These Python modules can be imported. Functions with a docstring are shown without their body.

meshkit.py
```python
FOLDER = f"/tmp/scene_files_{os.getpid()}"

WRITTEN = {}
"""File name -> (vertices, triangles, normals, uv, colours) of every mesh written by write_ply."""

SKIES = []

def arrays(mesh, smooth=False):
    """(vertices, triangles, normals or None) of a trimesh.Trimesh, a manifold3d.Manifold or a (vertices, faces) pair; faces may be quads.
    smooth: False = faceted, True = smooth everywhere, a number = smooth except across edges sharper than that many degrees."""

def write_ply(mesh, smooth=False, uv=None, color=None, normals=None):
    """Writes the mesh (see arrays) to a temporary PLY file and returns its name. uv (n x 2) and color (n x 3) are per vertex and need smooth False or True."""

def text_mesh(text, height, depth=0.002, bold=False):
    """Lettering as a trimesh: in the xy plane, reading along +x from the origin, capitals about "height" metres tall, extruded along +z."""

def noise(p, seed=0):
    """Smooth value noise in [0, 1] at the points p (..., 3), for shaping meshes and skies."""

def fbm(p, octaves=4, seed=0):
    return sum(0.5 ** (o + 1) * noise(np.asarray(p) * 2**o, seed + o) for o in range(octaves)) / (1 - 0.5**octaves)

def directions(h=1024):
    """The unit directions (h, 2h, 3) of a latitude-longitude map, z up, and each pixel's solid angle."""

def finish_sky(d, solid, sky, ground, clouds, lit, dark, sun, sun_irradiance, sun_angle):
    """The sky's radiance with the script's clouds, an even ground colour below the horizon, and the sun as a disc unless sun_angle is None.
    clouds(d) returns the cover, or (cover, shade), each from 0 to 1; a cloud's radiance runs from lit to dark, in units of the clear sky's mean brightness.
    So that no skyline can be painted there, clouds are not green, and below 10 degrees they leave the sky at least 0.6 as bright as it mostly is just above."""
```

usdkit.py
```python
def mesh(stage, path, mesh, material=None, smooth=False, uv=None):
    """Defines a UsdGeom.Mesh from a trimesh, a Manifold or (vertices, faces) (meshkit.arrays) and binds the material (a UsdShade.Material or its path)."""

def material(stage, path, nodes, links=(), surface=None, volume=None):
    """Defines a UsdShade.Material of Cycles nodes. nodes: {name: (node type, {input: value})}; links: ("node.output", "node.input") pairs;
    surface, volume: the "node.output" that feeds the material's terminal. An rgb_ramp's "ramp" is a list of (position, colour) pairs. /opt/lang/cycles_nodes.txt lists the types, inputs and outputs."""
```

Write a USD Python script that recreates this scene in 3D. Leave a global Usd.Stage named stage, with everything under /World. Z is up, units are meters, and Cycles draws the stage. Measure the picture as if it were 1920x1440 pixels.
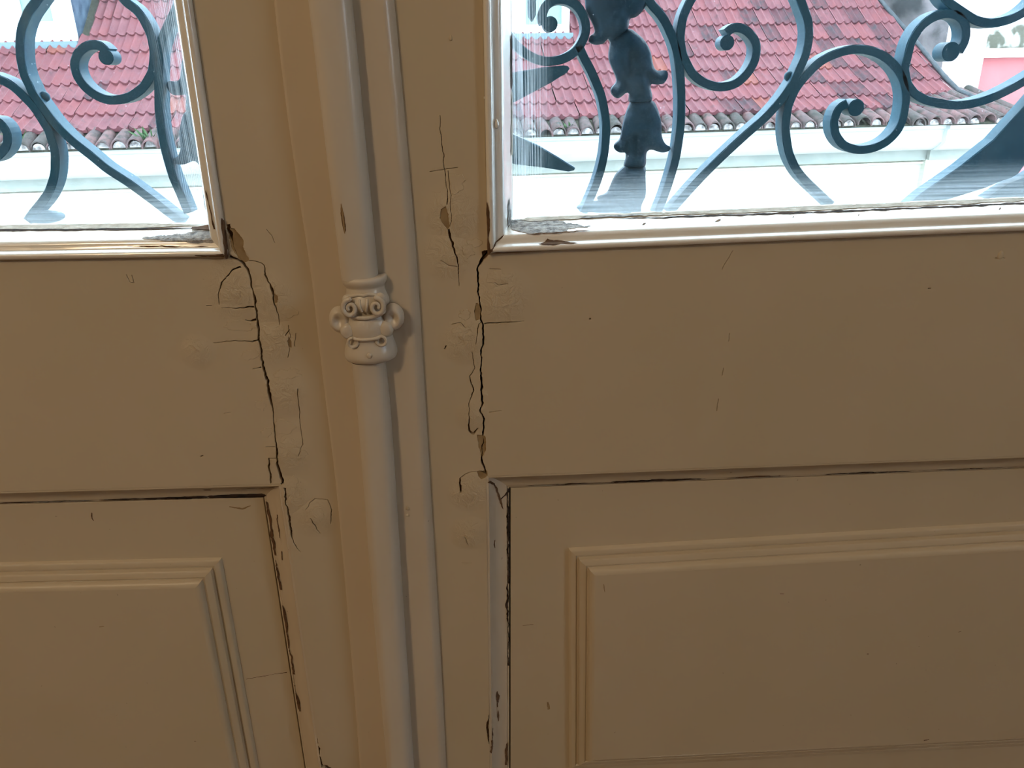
import math, random
import numpy as np, trimesh, usdkit, meshkit
from pxr import Usd, UsdGeom, UsdLux, Gf, Sdf, UsdShade
from shapely.geometry import Polygon, LineString, Point, box as sbox, MultiPolygon
from shapely.ops import unary_union
from shapely import affinity
from scipy.spatial import Delaunay

random.seed(7)
RNG = np.random.default_rng(11)
stage = Usd.Stage.CreateInMemory()
UsdGeom.SetStageUpAxis(stage, UsdGeom.Tokens.z)
UsdGeom.SetStageMetersPerUnit(stage, 1.0)
stage.SetDefaultPrim(UsdGeom.Xform.Define(stage, '/World').GetPrim())
UsdGeom.Scope.Define(stage, '/World/Looks')

# ------------------------------------------------------------------ camera
W, H, FPX = 1920, 1440, 1450.0
CAM = np.array([0.0, -0.37, 0.78])
PITCH, YAW, ROLL = np.radians([22.06, 1.98, -1.245])
fwd = np.array([math.sin(YAW) * math.cos(PITCH), math.cos(YAW) * math.cos(PITCH), -math.sin(PITCH)])
r0 = np.cross(fwd, [0, 0, 1]); r0 /= np.linalg.norm(r0); u0 = np.cross(r0, fwd)
RIGHT = math.cos(ROLL) * r0 + math.sin(ROLL) * u0
UP = -math.sin(ROLL) * r0 + math.cos(ROLL) * u0
cam = UsdGeom.Camera.Define(stage, '/World/camera')
cam.AddTransformOp().Set(Gf.Matrix4d(*[float(x) for x in (*RIGHT, 0, *UP, 0, *(-fwd), 0, *CAM, 1)]))
cam.CreateHorizontalApertureAttr(36.0); cam.CreateVerticalApertureAttr(27.0)
cam.CreateFocalLengthAttr(36.0 * FPX / W)
cam.CreateClippingRangeAttr(Gf.Vec2f(0.02, 500.0))
cam.CreateExposureAttr(0.55)

# ------------------------------------------------------------------ sky and lamps
sky = UsdLux.DomeLight.Define(stage, '/World/sky')
sky.CreateIntensityAttr(1.7); sky.CreateColorAttr(Gf.Vec3f(0.82, 0.99, 1.16))

def rect_light(name, loc, target, w, h, intensity, color):
    l = UsdLux.RectLight.Define(stage, '/World/' + name)
    z = np.array(loc, float) - np.array(target, float); z /= np.linalg.norm(z)
    x = np.cross([0, 0, 1.0], z); x /= np.linalg.norm(x); y = np.cross(z, x)
    l.AddTransformOp().Set(Gf.Matrix4d(*[float(a) for a in (*x, 0, *y, 0, *z, 0, *loc, 1)]))
    l.CreateWidthAttr(w); l.CreateHeightAttr(h); l.CreateIntensityAttr(intensity); l.CreateColorAttr(Gf.Vec3f(*color))
    return l

# a warm wall lamp in the room, up and to the left behind the camera, and the room's other window on the right
LAMP = np.array([-0.90, -1.35, 1.80])
lamp_light = UsdLux.SphereLight.Define(stage, '/World/lamp_light')
lamp_light.AddTranslateOp().Set(Gf.Vec3d(*LAMP)); lamp_light.CreateRadiusAttr(0.10)
lamp_light.CreateIntensityAttr(58.0); lamp_light.CreateColorAttr(Gf.Vec3f(1.0, 0.74, 0.46))


# ------------------------------------------------------------------ projection of traced points on real planes
def ray(px, py):
    return fwd + (px - W / 2) / FPX * RIGHT - (py - H / 2) / FPX * UP
def P(px, py, y=0.0):
    """the point (x, z) where the photograph's pixel meets the vertical plane y"""
    d = ray(px, py); t = (y - CAM[1]) / d[1]
    q = CAM + t * d
    return np.array([q[0], q[2]])
def PP(pts, y=0.0):
    return np.array([P(a, b, y) for a, b in pts])

# ------------------------------------------------------------------ scene helpers
used = {}
def numbered(path):
    n = used.get(path, 0); used[path] = n + 1
    return path if n == 0 else f'{path}_{n:03d}'
def meta(prim, label=None, cat=None, group=None, kind=None):
    for k, v in (('label', label), ('category', cat), ('group', group), ('kind', kind)):
        if v: prim.SetCustomDataByKey(k, v)
    return prim
def thing(name, label, cat, group=None, kind=None, loc=(0, 0, 0)):
    x = UsdGeom.Xform.Define(stage, numbered('/World/' + name))
    if any(loc): x.AddTranslateOp().Set(Gf.Vec3d(*[float(a) for a in loc]))
    return meta(x.GetPrim(), label, cat, group, kind)
def obj(name, mesh, mat, parent=None, smooth=False, label=None, cat=None, group=None, kind=None):
    base = str(parent.GetPath()) if parent else '/World'
    m = usdkit.mesh(stage, numbered(base + '/' + name), mesh, MAT[mat], smooth=smooth)
    return meta(m.GetPrim(), label, cat, group, kind)

class MB:
    def __init__(s): s.v, s.f, s.n = [], [], 0
    def add(s, v, f):
        v = np.asarray(v, float); f = np.asarray(f, int)
        if f.shape[1] == 4: f = np.vstack([f[:, [0, 1, 2]], f[:, [0, 2, 3]]])
        s.v.append(v); s.f.append(f + s.n); s.n += len(v); return s
    def box(s, lo, hi):
        b = trimesh.creation.box(bounds=[lo, hi]); return s.add(b.vertices, b.faces)
    def tm(s, m): return s.add(m.vertices, m.faces)
    def get(s): return np.vstack(s.v), np.vstack(s.f)

def tri(poly):
    v, f = trimesh.creation.triangulate_polygon(poly, engine='earcut')
    return np.asarray(v), np.asarray(f)
def polys(g):
    if g.is_empty: return []
    return [p for p in getattr(g, 'geoms', [g]) if isinstance(p, Polygon) and p.area > 1e-9]
def lift(v2, y):
    return np.column_stack([v2[:, 0], np.full(len(v2), y) if np.ndim(y) == 0 else y, v2[:, 1]])
def orient(v, f, want):
    a = np.cross(v[f[:, 1]] - v[f[:, 0]], v[f[:, 2]] - v[f[:, 0]])
    flip = (a @ np.asarray(want, float)) < 0
    f = f.copy(); f[flip] = f[flip][:, ::-1]; return f

def plate(g, y0, y1, bev=0.0003):
    """a board: polygon(s) in x,z, front face at y0 (towards the room), back at y1, with a small chamfer"""
    b = MB()
    for p in polys(g):
        inner = polys(p.buffer(-bev, join_style=2, mitre_limit=2)) if bev else [p]
        if bev and inner:
            for q in inner:
                v, f = tri(q); v = lift(v, y0); b.add(v, orient(v, f, (0, -1, 0)))
            ring = p.difference(unary_union(inner))
            iv = np.vstack([np.array(r.coords) for q in inner for r in [q.exterior, *q.interiors]])
            key = {tuple(np.round(c, 8)) for c in iv}
            for q in polys(ring):
                v, f = tri(q)
                y = np.array([y0 if tuple(np.round(c, 8)) in key else y0 + bev for c in v])
                v = lift(v, y); b.add(v, orient(v, f, (0, -1, 0)))
        else:
            v, f = tri(p); v = lift(v, y0); b.add(v, orient(v, f, (0, -1, 0)))
        v, f = tri(p); v = lift(v, y1); b.add(v, orient(v, f, (0, 1, 0)))
        ys = y0 + (bev if bev and inner else 0)
        for r in [p.exterior, *p.interiors]:
            c = np.array(r.coords)[:-1]; n = len(c)
            ccw = r.is_ccw
            v = np.vstack([lift(c, ys), lift(c, y1)])
            i = np.arange(n); j = (i + 1) % n
            q = np.column_stack([i, j, j + n, i + n])
            if (ccw and r is p.exterior) or (not ccw and r is not p.exterior): pass
            else: q = q[:, ::-1]
            if not ccw and r is p.exterior: pass
            b.add(v, q)
    return b.get()

def fixpoly(pts):
    p = Polygon(pts)
    return p if p.is_valid else p.buffer(0)

def smooth_line(pts, step):
    """resampled Catmull-Rom curve through the points"""
    p = np.asarray(pts, float)
    if len(p) < 3:
        n = max(2, int(np.linalg.norm(p[-1] - p[0]) / step) + 1)
        return p[0] + np.linspace(0, 1, n)[:, None] * (p[-1] - p[0])
    q = np.vstack([2 * p[0] - p[1], p, 2 * p[-1] - p[-2]])
    out = []
    for i in range(1, len(q) - 2):
        a, b_, c, d = q[i - 1:i + 3]
        n = max(2, int(np.linalg.norm(c - b_) / step) + 1)
        t = np.linspace(0, 1, n, endpoint=False)[:, None]
        out.append(0.5 * ((2 * b_) + (-a + c) * t + (2 * a - 5 * b_ + 4 * c - d) * t ** 2 + (-a + 3 * b_ - 3 * c + d) * t ** 3))
    out.append(q[-2][None])
    return np.vstack(out)

def resample(pts, step):
    p = np.asarray(pts, float); L = np.r_[0, np.cumsum(np.linalg.norm(np.diff(p, axis=0), axis=1))]
    s = np.linspace(0, L[-1], max(2, int(L[-1] / step) + 1))
    return np.column_stack([np.interp(s, L, p[:, 0]), np.interp(s, L, p[:, 1])]), s / max(L[-1], 1e-9)

def fz(x, seed):     # smooth 1-D noise about 0
    x = np.asarray(x, float)
    return meshkit.fbm(np.column_stack([x, x * 0 + seed * 7.3, x * 0 + 1.7]), 3, seed) - 0.5

CR = [0]
def jagged(pts, amp=0.0009, step=0.0007):
    """centre line with the jitter of a real crack"""
    CR[0] += 1
    c, t = resample(pts, step)
    d = np.gradient(c, axis=0); d /= np.linalg.norm(d, axis=1)[:, None] + 1e-12
    n = np.column_stack([-d[:, 1], d[:, 0]])
    s = np.arange(len(c)) * step
    fade = np.minimum(1, np.minimum(np.arange(len(c)), np.arange(len(c))[::-1]) / 4.0)
    return c + n * ((amp * 2.2 * fz(s / 0.005, CR[0]) + min(amp, .0006) * 3.2 * fz(s / 0.0030, CR[0] + 77) + min(amp, .0005) * 1.6 * fz(s / 0.0014, CR[0] + 177)) * fade)[:, None], t
def crack_poly(centre, t, w):
    """polygon of a crack along the centre line; w: widths in mm at even stations"""
    CR[0] += 1
    d = np.gradient(centre, axis=0); d /= np.linalg.norm(d, axis=1)[:, None] + 1e-12
    n = np.column_stack([-d[:, 1], d[:, 0]])
    ww = np.interp(t, np.linspace(0, 1, len(w)), w) * 1e-3
    s = np.arange(len(centre)) * 0.0007
    a = np.maximum(0.0001, ww / 2 * (1 + 2.4 * fz(s / 0.0022, CR[0]))); b_ = np.maximum(0.0001, ww / 2 * (1 + 2.4 * fz(s / 0.0026, CR[0] + 500)))
    return Polygon(np.vstack([centre + n * a[:, None], (centre - n * b_[:, None])[::-1]])).buffer(0)
def crack(px, w, amp=0.0007, y=0.0):
    c, t = jagged(PP(px, y), amp)
    return crack_poly(c, t, w)

# ------------------------------------------------------------------ materials
MAT = {}
def mat(name, nodes, links, surface='p.BSDF'):
    MAT[name] = usdkit.material(stage, '/World/Looks/' + name, nodes, links, surface=surface)

def paint(name, base, var, rough=0.42, bump=0.25, centres=(), spec=0.5, brush=(60, 60, 12), coat=0.0):
    """old oil paint: faint tone changes, brush marks, and wrinkled skin about the given spots"""
    nodes = {
        'geo': ('geometry', {}),
        'n1': ('noise_texture', {'scale': 9.0, 'detail': 3.0}),
        'r1': ('rgb_ramp', {'ramp': [(0.3, base), (0.7, var)]}),
        'mp': ('mapping', {'scale': brush}),
        'n2': ('noise_texture', {'scale': 1.0, 'detail': 3.0}),
        'n3': ('noise_texture', {'scale': 45.0, 'detail': 2.0}),
        'sp': ('noise_texture', {'scale': 330.0, 'detail': 1.0}),
        'spr': ('map_range', {'from_min': 0.80, 'from_max': 0.85, 'to_min': 0.0, 'to_max': 0.5, 'clamp': True}),
        'mix': ('mix_color', {'b': (0.16, 0.10, 0.055)}),
        'h1': ('math', {'math_type': 'multiply_add', 'value2': 0.35}),
        'b': ('bump', {'strength': bump, 'distance': 0.0012}),
        'p': ('principled_bsdf', {'roughness': rough, 'specular_ior_level': spec, 'coat_weight': coat, 'coat_roughness': 0.12}),
    }
    links = [('geo.position', 'n1.vector'), ('n1.fac', 'r1.fac'), ('geo.position', 'mp.vector'), ('mp.vector', 'n2.vector'), ('geo.position', 'n3.vector'),
             ('geo.position', 'sp.vector'), ('sp.fac', 'spr.value'), ('r1.color', 'mix.a'), ('spr.result', 'mix.fac'), ('mix.result', 'p.base_color'),
             ('n2.fac', 'h1.value1'), ('n3.fac', 'h1.value3')]
    last = 'h1.value'
    if centres:
        nodes['w'] = ('noise_texture', {'scale': 190.0, 'detail': 3.5, 'roughness': 0.62, 'distortion': 0.7})
        links.append(('geo.position', 'w.vector'))
        prev = None
        for k, (c, r) in enumerate(centres):
            nodes[f'd{k}'] = ('vector_math', {'math_type': 'distance', 'vector2': tuple(float(a) for a in c)})
            nodes[f'm{k}'] = ('map_range', {'range_type': 'smoothstep', 'from_min': 0.0, 'from_max': float(r), 'to_min': 1.0, 'to_max': 0.0, 'clamp': True})
            links += [('geo.position', f'd{k}.vector1'), (f'd{k}.value', f'm{k}.value')]
            if prev is None: prev = f'm{k}.result'
            else:
                nodes[f'x{k}'] = ('math', {'math_type': 'maximum'})
                links += [(prev, f'x{k}.value1'), (f'm{k}.result', f'x{k}.value2')]; prev = f'x{k}.value'
        nodes['wm'] = ('math', {'math_type': 'multiply'}); nodes['wa'] = ('math', {'math_type': 'multiply_add', 'value2': 14.0})
        links += [(prev, 'wm.value1'), ('w.fac', 'wm.value2'), ('wm.value', 'wa.value1'), (last, 'wa.value3')]
        last = 'wa.value'
    links += [(last, 'b.height'), ('b.normal', 'p.normal')]
    mat(name, nodes, links)

def w3(px, py): q = P(px, py); return (q[0], 0.0, q[1])
SPOTS = [(w3(440, 545), .020), (w3(500, 560), .016), (w3(515, 640), .014), (w3(530, 740), .014), (w3(540, 850), .014), (w3(545, 930), .013), (w3(590, 970), .014),
         (w3(850, 400), .016), (w3(840, 480), .014), (w3(940, 560), .018), (w3(870, 640), .014), (w3(885, 780), .010), (w3(880, 920), .014), (w3(880, 1000), .012), (w3(430, 470), .012), (w3(370, 660), .01)]
CREAM, CREAM2 = (0.560, 0.462, 0.325), (0.525, 0.440, 0.300)
paint('cream_paint', CREAM, CREAM2, 0.42, 0.22, SPOTS)
paint('cream_gloss', (0.600, 0.515, 0.395), (0.575, 0.485, 0.360), 0.28, 0.35, spec=0.6, brush=(50, 50, 50))
paint('white_bead_paint', (0.80, 0.77, 0.70), (0.74, 0.70, 0.61), 0.22, 0.4, spec=0.7, brush=(40, 40, 40), coat=1.0)
paint('rod_paint', (0.600, 0.540, 0.445), (0.570, 0.505, 0.405), 0.30, 0.3, spec=0.6, brush=(70, 70, 6))

def simple(name, c1, c2, scale, rough, bump=0.3, dist=0.001, detail=4.0, spec=0.5, metallic=0.0, lo=0.35, hi=0.65):
    mat(name, {'g': ('geometry', {}), 'n': ('noise_texture', {'scale': scale, 'detail': detail}), 'r': ('rgb_ramp', {'ramp': [(lo, c1), (hi, c2)]}),
               'b': ('bump', {'strength': bump, 'distance': dist}), 'p': ('principled_bsdf', {'roughness': rough, 'specular_ior_level': spec, 'metallic': metallic})},
        [('g.position', 'n.vector'), ('n.fac', 'r.fac'), ('r.color', 'p.base_color'), ('n.fac', 'b.height'), ('b.normal', 'p.normal')])
simple('bare_wood', (0.075, 0.038, 0.018), (0.16, 0.085, 0.038), 220, 0.85, 0.6)
simple('old_underpaint', (0.25, 0.165, 0.075), (0.34, 0.24, 0.12), 160, 0.7, 0.5)
simple('grey_weathered', (0.16, 0.155, 0.15), (0.42, 0.40, 0.37), 420, 0.8, 0.8)
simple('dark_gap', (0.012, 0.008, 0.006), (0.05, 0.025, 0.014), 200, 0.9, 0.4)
simple('old_putty', (0.40, 0.36, 0.29), (0.58, 0.53, 0.44), 240, 0.75, 0.9)
simple('iron_paint', (0.010, 0.078, 0.122), (0.008, 0.064, 0.106), 60, 0.5, 0.25, 0.0008, spec=0.25)
simple('iron_cast', (0.006, 0.040, 0.070), (0.010, 0.056, 0.096), 90, 0.55, 0.6, 0.0008, spec=0.25)
simple('white_plaster', (0.48, 0.50, 0.48), (0.54, 0.55, 0.53), 3, 0.9, 0.1)
simple('cream_plaster', (0.47, 0.45, 0.37), (0.42, 0.38, 0.28), 1.3, 0.9, 0.1, lo=.45, hi=.75)
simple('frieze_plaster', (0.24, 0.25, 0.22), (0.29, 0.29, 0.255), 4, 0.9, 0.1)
simple('stained_plaster', (0.022, 0.022, 0.023), (0.19, 0.16, 0.165), 1.5, 0.95, 0.3, detail=6.0, lo=.40, hi=.60)
simple('pale_plaster', (0.44, 0.37, 0.34), (0.36, 0.28, 0.27), 1.8, 0.95, 0.1)
simple('pink_plaster', (0.44, 0.14, 0.145), (0.41, 0.125, 0.13), 2, 0.9, 0.05)
simple('mossy_ledge', (0.08, 0.075, 0.055), (0.48, 0.47, 0.42), 5, 0.95, 0.3, detail=6.0, lo=.40, hi=.55)
simple('lead_strip', (0.025, 0.03, 0.035), (0.05, 0.055, 0.06), 12, 0.8, 0.2)
simple('zinc', (0.035, 0.055, 0.085), (0.085, 0.12, 0.165), 9, 0.5, 0.1)
simple('sill_paint', (0.09, 0.135, 0.155), (0.11, 0.155, 0.175), 4, 0.6, 0.05)
simple('white_paint', (0.62, 0.63, 0.62), (0.66, 0.66, 0.65), 3, 0.5, 0.05)
simple('mortar', (0.10, 0.085, 0.08), (0.42, 0.38, 0.36), 22, 0.95, 0.3)
simple('moss', (0.022, 0.022, 0.014), (0.06, 0.055, 0.035), 30, 0.95, 0.5)
simple('leaf_green', (0.035, 0.085, 0.028), (0.06, 0.12, 0.04), 40, 0.7, 0.1)
simple('asphalt', (0.06, 0.06, 0.06), (0.10, 0.10, 0.10), 8, 0.9, 0.2)
simple('room_wall', (0.62, 0.55, 0.45), (0.60, 0.53, 0.43), 2, 0.9, 0.05)
simple('dark_wall', (0.045, 0.035, 0.028), (0.06, 0.045, 0.035), 2, 0.8, 0.05)
simple('room_ceiling', (0.70, 0.65, 0.57), (0.68, 0.63, 0.55), 2, 0.9, 0.05)
simple('floor_wood', (0.16, 0.085, 0.04), (0.24, 0.13, 0.065), 6, 0.45, 0.1)
simple('facade_tile', (0.07, 0.10, 0.14), (0.10, 0.14, 0.19), 14, 0.4, 0.05)
simple('green_exterior', (0.02, 0.05, 0.035), (0.03, 0.06, 0.04), 14, 0.4, 0.05)
simple('stone', (0.42, 0.40, 0.36), (0.52, 0.49, 0.44), 12, 0.8, 0.2)
simple('brass', (0.45, 0.30, 0.10), (0.50, 0.34, 0.12), 20, 0.35, 0.05, metallic=1.0)
mat('lamp_shade', {'p': ('principled_bsdf', {'base_color': (0.9, 0.8, 0.65), 'roughness': 0.6, 'emission_color': (1.0, 0.7, 0.4), 'emission_strength': 1.5})}, [])

def tile_mat(name, a, b, dirt, dlo, dhi):
    mat(name, {'g': ('geometry', {}), 'n': ('noise_texture', {'scale': 5.0, 'detail': 5.0}), 'r': ('rgb_ramp', {'ramp': [(0.35, a), (0.65, b)]}),
               'n2': ('noise_texture', {'scale': 11.0, 'detail': 6.0, 'roughness': 0.7}), 'd': ('map_range', {'from_min': dlo, 'from_max': dhi, 'clamp': True}),
               'm': ('mix_color', {'b': dirt}), 'p': ('principled_bsdf', {'roughness': 0.75, 'specular_ior_level': 0.3})},
        [('g.position', 'n.vector'), ('n.fac', 'r.fac'), ('g.position', 'n2.vector'), ('n2.fac', 'd.value'), ('d.result', 'm.fac'), ('r.color', 'm.a'), ('m.result', 'p.base_color')])
DIRT = (0.034, 0.025, 0.027)
tile_mat('tile_pink', (0.150, 0.041, 0.044), (0.128, 0.041, 0.048), DIRT, 0.56, 0.78)
tile_mat('tile_rose', (0.115, 0.035, 0.042), (0.145, 0.050, 0.055), DIRT, 0.54, 0.74)
tile_mat('tile_orange', (0.165, 0.046, 0.032), (0.145, 0.042, 0.038), DIRT, 0.60, 0.80)
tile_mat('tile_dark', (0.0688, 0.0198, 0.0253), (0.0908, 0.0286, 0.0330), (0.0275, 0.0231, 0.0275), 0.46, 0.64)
tile_mat('tile_edge', (0.2310, 0.0550, 0.0330), (0.1815, 0.0413, 0.0303), DIRT, 0.52, 0.66)
tile_mat('tile_mossy', (0.0825, 0.0506, 0.0484), (0.0413, 0.0341, 0.0303), (0.0193, 0.0193, 0.0138), 0.46, 0.62)
tile_mat('tile_mossy_pink', (0.1265, 0.0605, 0.0578), (0.0578, 0.0413, 0.0413), (0.0220, 0.0220, 0.0165), 0.48, 0.64)

# window glass: thin, with dust, wipe scratches and grime along the beads
ZS = P(1400, 400)[1]
def glass(name, x_edge, side):
    """side: +1 the bead that is seen lies left of the pane, -1 right"""
    nodes = {
        'g': ('geometry', {}), 'sep': ('separate_xyz', {}),
        'fi': ('mix_float', {'a': 1.45, 'b': 1 / 1.45}), 'fr': ('fresnel', {}), 't': ('transparent_bsdf', {'color': (0.93, 0.975, 0.975)}), 'gl': ('glossy_bsdf', {'roughness': 0.03, 'color': (0.9, 0.9, 0.9)}),
        'pane': ('mix_closure', {}),
        'd1': ('diffuse_bsdf', {'color': (0.75, 0.85, 0.90)}), 'd2': ('translucent_bsdf', {'color': (0.75, 0.85, 0.90)}), 'dust': ('mix_closure', {'fac': 0.5}),
        # grime in the corner of the beads
        'zb': ('map_range', {'range_type': 'smoothstep', 'from_min': ZS - 0.004, 'from_max': ZS + 0.022, 'to_min': 1.0, 'to_max': 0.0, 'clamp': True}),
        'xb': ('map_range', {'range_type': 'smoothstep', 'from_min': x_edge, 'from_max': x_edge + side * 0.020, 'to_min': 1.0, 'to_max': 0.0, 'clamp': True}),
        'mh': ('mapping', {'scale': (14.0, 1.0, 1500.0)}), 'nh': ('noise_texture', {'scale': 1.0, 'detail': 2.0}), 'rh': ('map_range', {'from_min': 0.22, 'from_max': 0.75, 'clamp': True}),
        'mv': ('mapping', {'scale': (1500.0, 1.0, 16.0)}), 'nv': ('noise_texture', {'scale': 1.0, 'detail': 2.0}), 'rv': ('map_range', {'from_min': 0.40, 'from_max': 0.72, 'clamp': True}),
        'hz': ('math', {'math_type': 'multiply'}), 'vz': ('math', {'math_type': 'multiply'}),
        'mx': ('math', {'math_type': 'maximum'}),
        # specks
        'sn': ('noise_texture', {'scale': 900.0, 'detail': 1.0}), 'sr': ('map_range', {'from_min': 0.765, 'from_max': 0.81, 'to_min': 0.0, 'to_max': 0.30, 'clamp': True}),
        'cn': ('noise_texture', {'scale': 30.0, 'detail': 4.0}), 'cr': ('map_range', {'from_min': 0.35, 'from_max': 0.75, 'to_min': 0.002, 'to_max': 0.014, 'clamp': True}),
        'a1': ('math', {'math_type': 'maximum'}), 'a2': ('math', {'math_type': 'multiply_add', 'value2': 0.50}), 'cl': ('math', {'math_type': 'minimum', 'value2': 0.85}),
        'out': ('mix_closure', {}),
    }
    links = [('g.position', 'sep.vector'), ('g.backfacing', 'fi.fac'), ('fi.result', 'fr.IOR'), ('fr.fac', 'pane.fac'), ('t.BSDF', 'pane.closure1'), ('gl.BSDF', 'pane.closure2'), ('d1.BSDF', 'dust.closure1'), ('d2.BSDF', 'dust.closure2'),
             ('sep.z', 'zb.value'), ('sep.x', 'xb.value'), ('g.position', 'mh.vector'), ('mh.vector', 'nh.vector'), ('nh.fac', 'rh.value'), ('g.position', 'mv.vector'), ('mv.vector', 'nv.vector'), ('nv.fac', 'rv.value'),
             ('zb.result', 'hz.value1'), ('rh.result', 'hz.value2'), ('xb.result', 'vz.value1'), ('rv.result', 'vz.value2'), ('hz.value', 'mx.value1'), ('vz.value', 'mx.value2'),
             ('g.position', 'sn.vector'), ('sn.fac', 'sr.value'), ('g.position', 'cn.vector'), ('cn.fac', 'cr.value'), ('sr.result', 'a1.value1'), ('cr.result', 'a1.value2'),
             ('mx.value', 'a2.value1'), ('a1.value', 'a2.value3'), ('a2.value', 'cl.value1'), ('cl.value', 'out.fac'), ('pane.closure', 'out.closure1'), ('dust.closure', 'out.closure2')]
    mat(name, nodes, links, 'out.closure')
glass('glass_right_pane', P(966, 250, .013)[0], 1)
glass('glass_left_pane', P(352, 100, .013)[0], -1)
mat('dormer_glass', {'p': ('principled_bsdf', {'base_color': (0.17, 0.25, 0.225), 'roughness': 0.3, 'specular_ior_level': 0.3})}, [])

# ------------------------------------------------------------------ the room (mostly behind the camera)
SEAM_X = P(650, 260)[0]
LX0, LX1 = SEAM_X - 0.62, SEAM_X + 0.62
ZT, ZB = 2.18, 0.012
def slab(name, lo, hi, m, label, cat):
    return obj(name, MB().box(lo, hi).get(), m, None, label=label, cat=cat, kind='structure')
slab('floor', (-2.5, -3.5, -0.12), (2.5, 0.06, 0.0), 'floor_wood', 'dark brown wooden floor of the room inside the window', 'floor')
slab('ceiling', (-2.5, -3.5, 2.7), (2.5, 0.06, 2.8), 'room_ceiling', 'plain pale ceiling of the room', 'ceiling')
slab('wall_left', (-2.62, -3.5, 0), (-2.5, 0.06, 2.7), 'room_wall', 'plain cream wall on the left of the room', 'wall')
slab('wall_back', (-2.62, -3.62, 0), (2.62, -3.5, 2.7), 'dark_wall', 'dark brown wall behind the camera', 'wall')
wr = MB().box((2.5, -3.5, 0), (2.62, -1.80, 2.7)).box((2.5, -1.20, 0), (2.62, 0.06, 2.7)).box((2.5, -1.80, 0), (2.62, -1.20, .95)).box((2.5, -1.80, 1.95), (2.62, -1.20, 2.7))
obj('wall_right', wr.get(), 'room_wall', label='plain cream wall on the right of the room with a window opening', cat='wall', kind='structure')
wf = MB().box((-2.62, 0.0, 0), (LX0 - .05, .05, 2.7)).box((LX1 + .05, 0.0, 0), (2.62, .05, 2.7)).box((LX0 - .05, 0.0, ZT + .05), (LX1 + .05, .05, 2.7))
obj('wall_front', wf.get(), 'room_wall', label='cream wall around the french window', cat='wall', kind='structure')
ff = MB().box((-2.62, .05, -7), (LX0 - .05, .18, 3.4)).box((LX1 + .05, .05, -7), (2.62, .18, 3.4)).box((LX0 - .05, .05, ZT + .05), (LX1 + .05, .18, 3.4)).box((LX0 - .05, .05, -7), (LX1 + .05, .18, -.10))
obj('facade', ff.get(), 'facade_tile', label='dark tiled outer face of the wall around the french window', cat='wall', kind='structure')
fr = MB().box((LX0 - .05, -.006, 0), (LX0 - .003, .05, ZT + .05)).box((LX1 + .003, -.006, 0), (LX1 + .05, .05, ZT + .05)).box((LX0 - .05, -.006, ZT + .003), (LX1 + .05, .05, ZT + .05))
obj('trim_1', fr.get(), 'cream_paint', label='cream painted frame that holds the two window leaves', cat='frame', kind='structure')
sc_ = thing('floor_lamp', 'brass floor lamp with a bare globe standing left behind the camera', 'lamp')
obj('pole', trimesh.creation.cylinder(0.012, segment=[[LAMP[0], LAMP[1], .02], [LAMP[0], LAMP[1], LAMP[2] - .105]]), 'brass', sc_, 40)
obj('base', trimesh.creation.cylinder(0.14, segment=[[LAMP[0], LAMP[1], .0], [LAMP[0], LAMP[1], .03]]), 'brass', sc_, 40)

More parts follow.
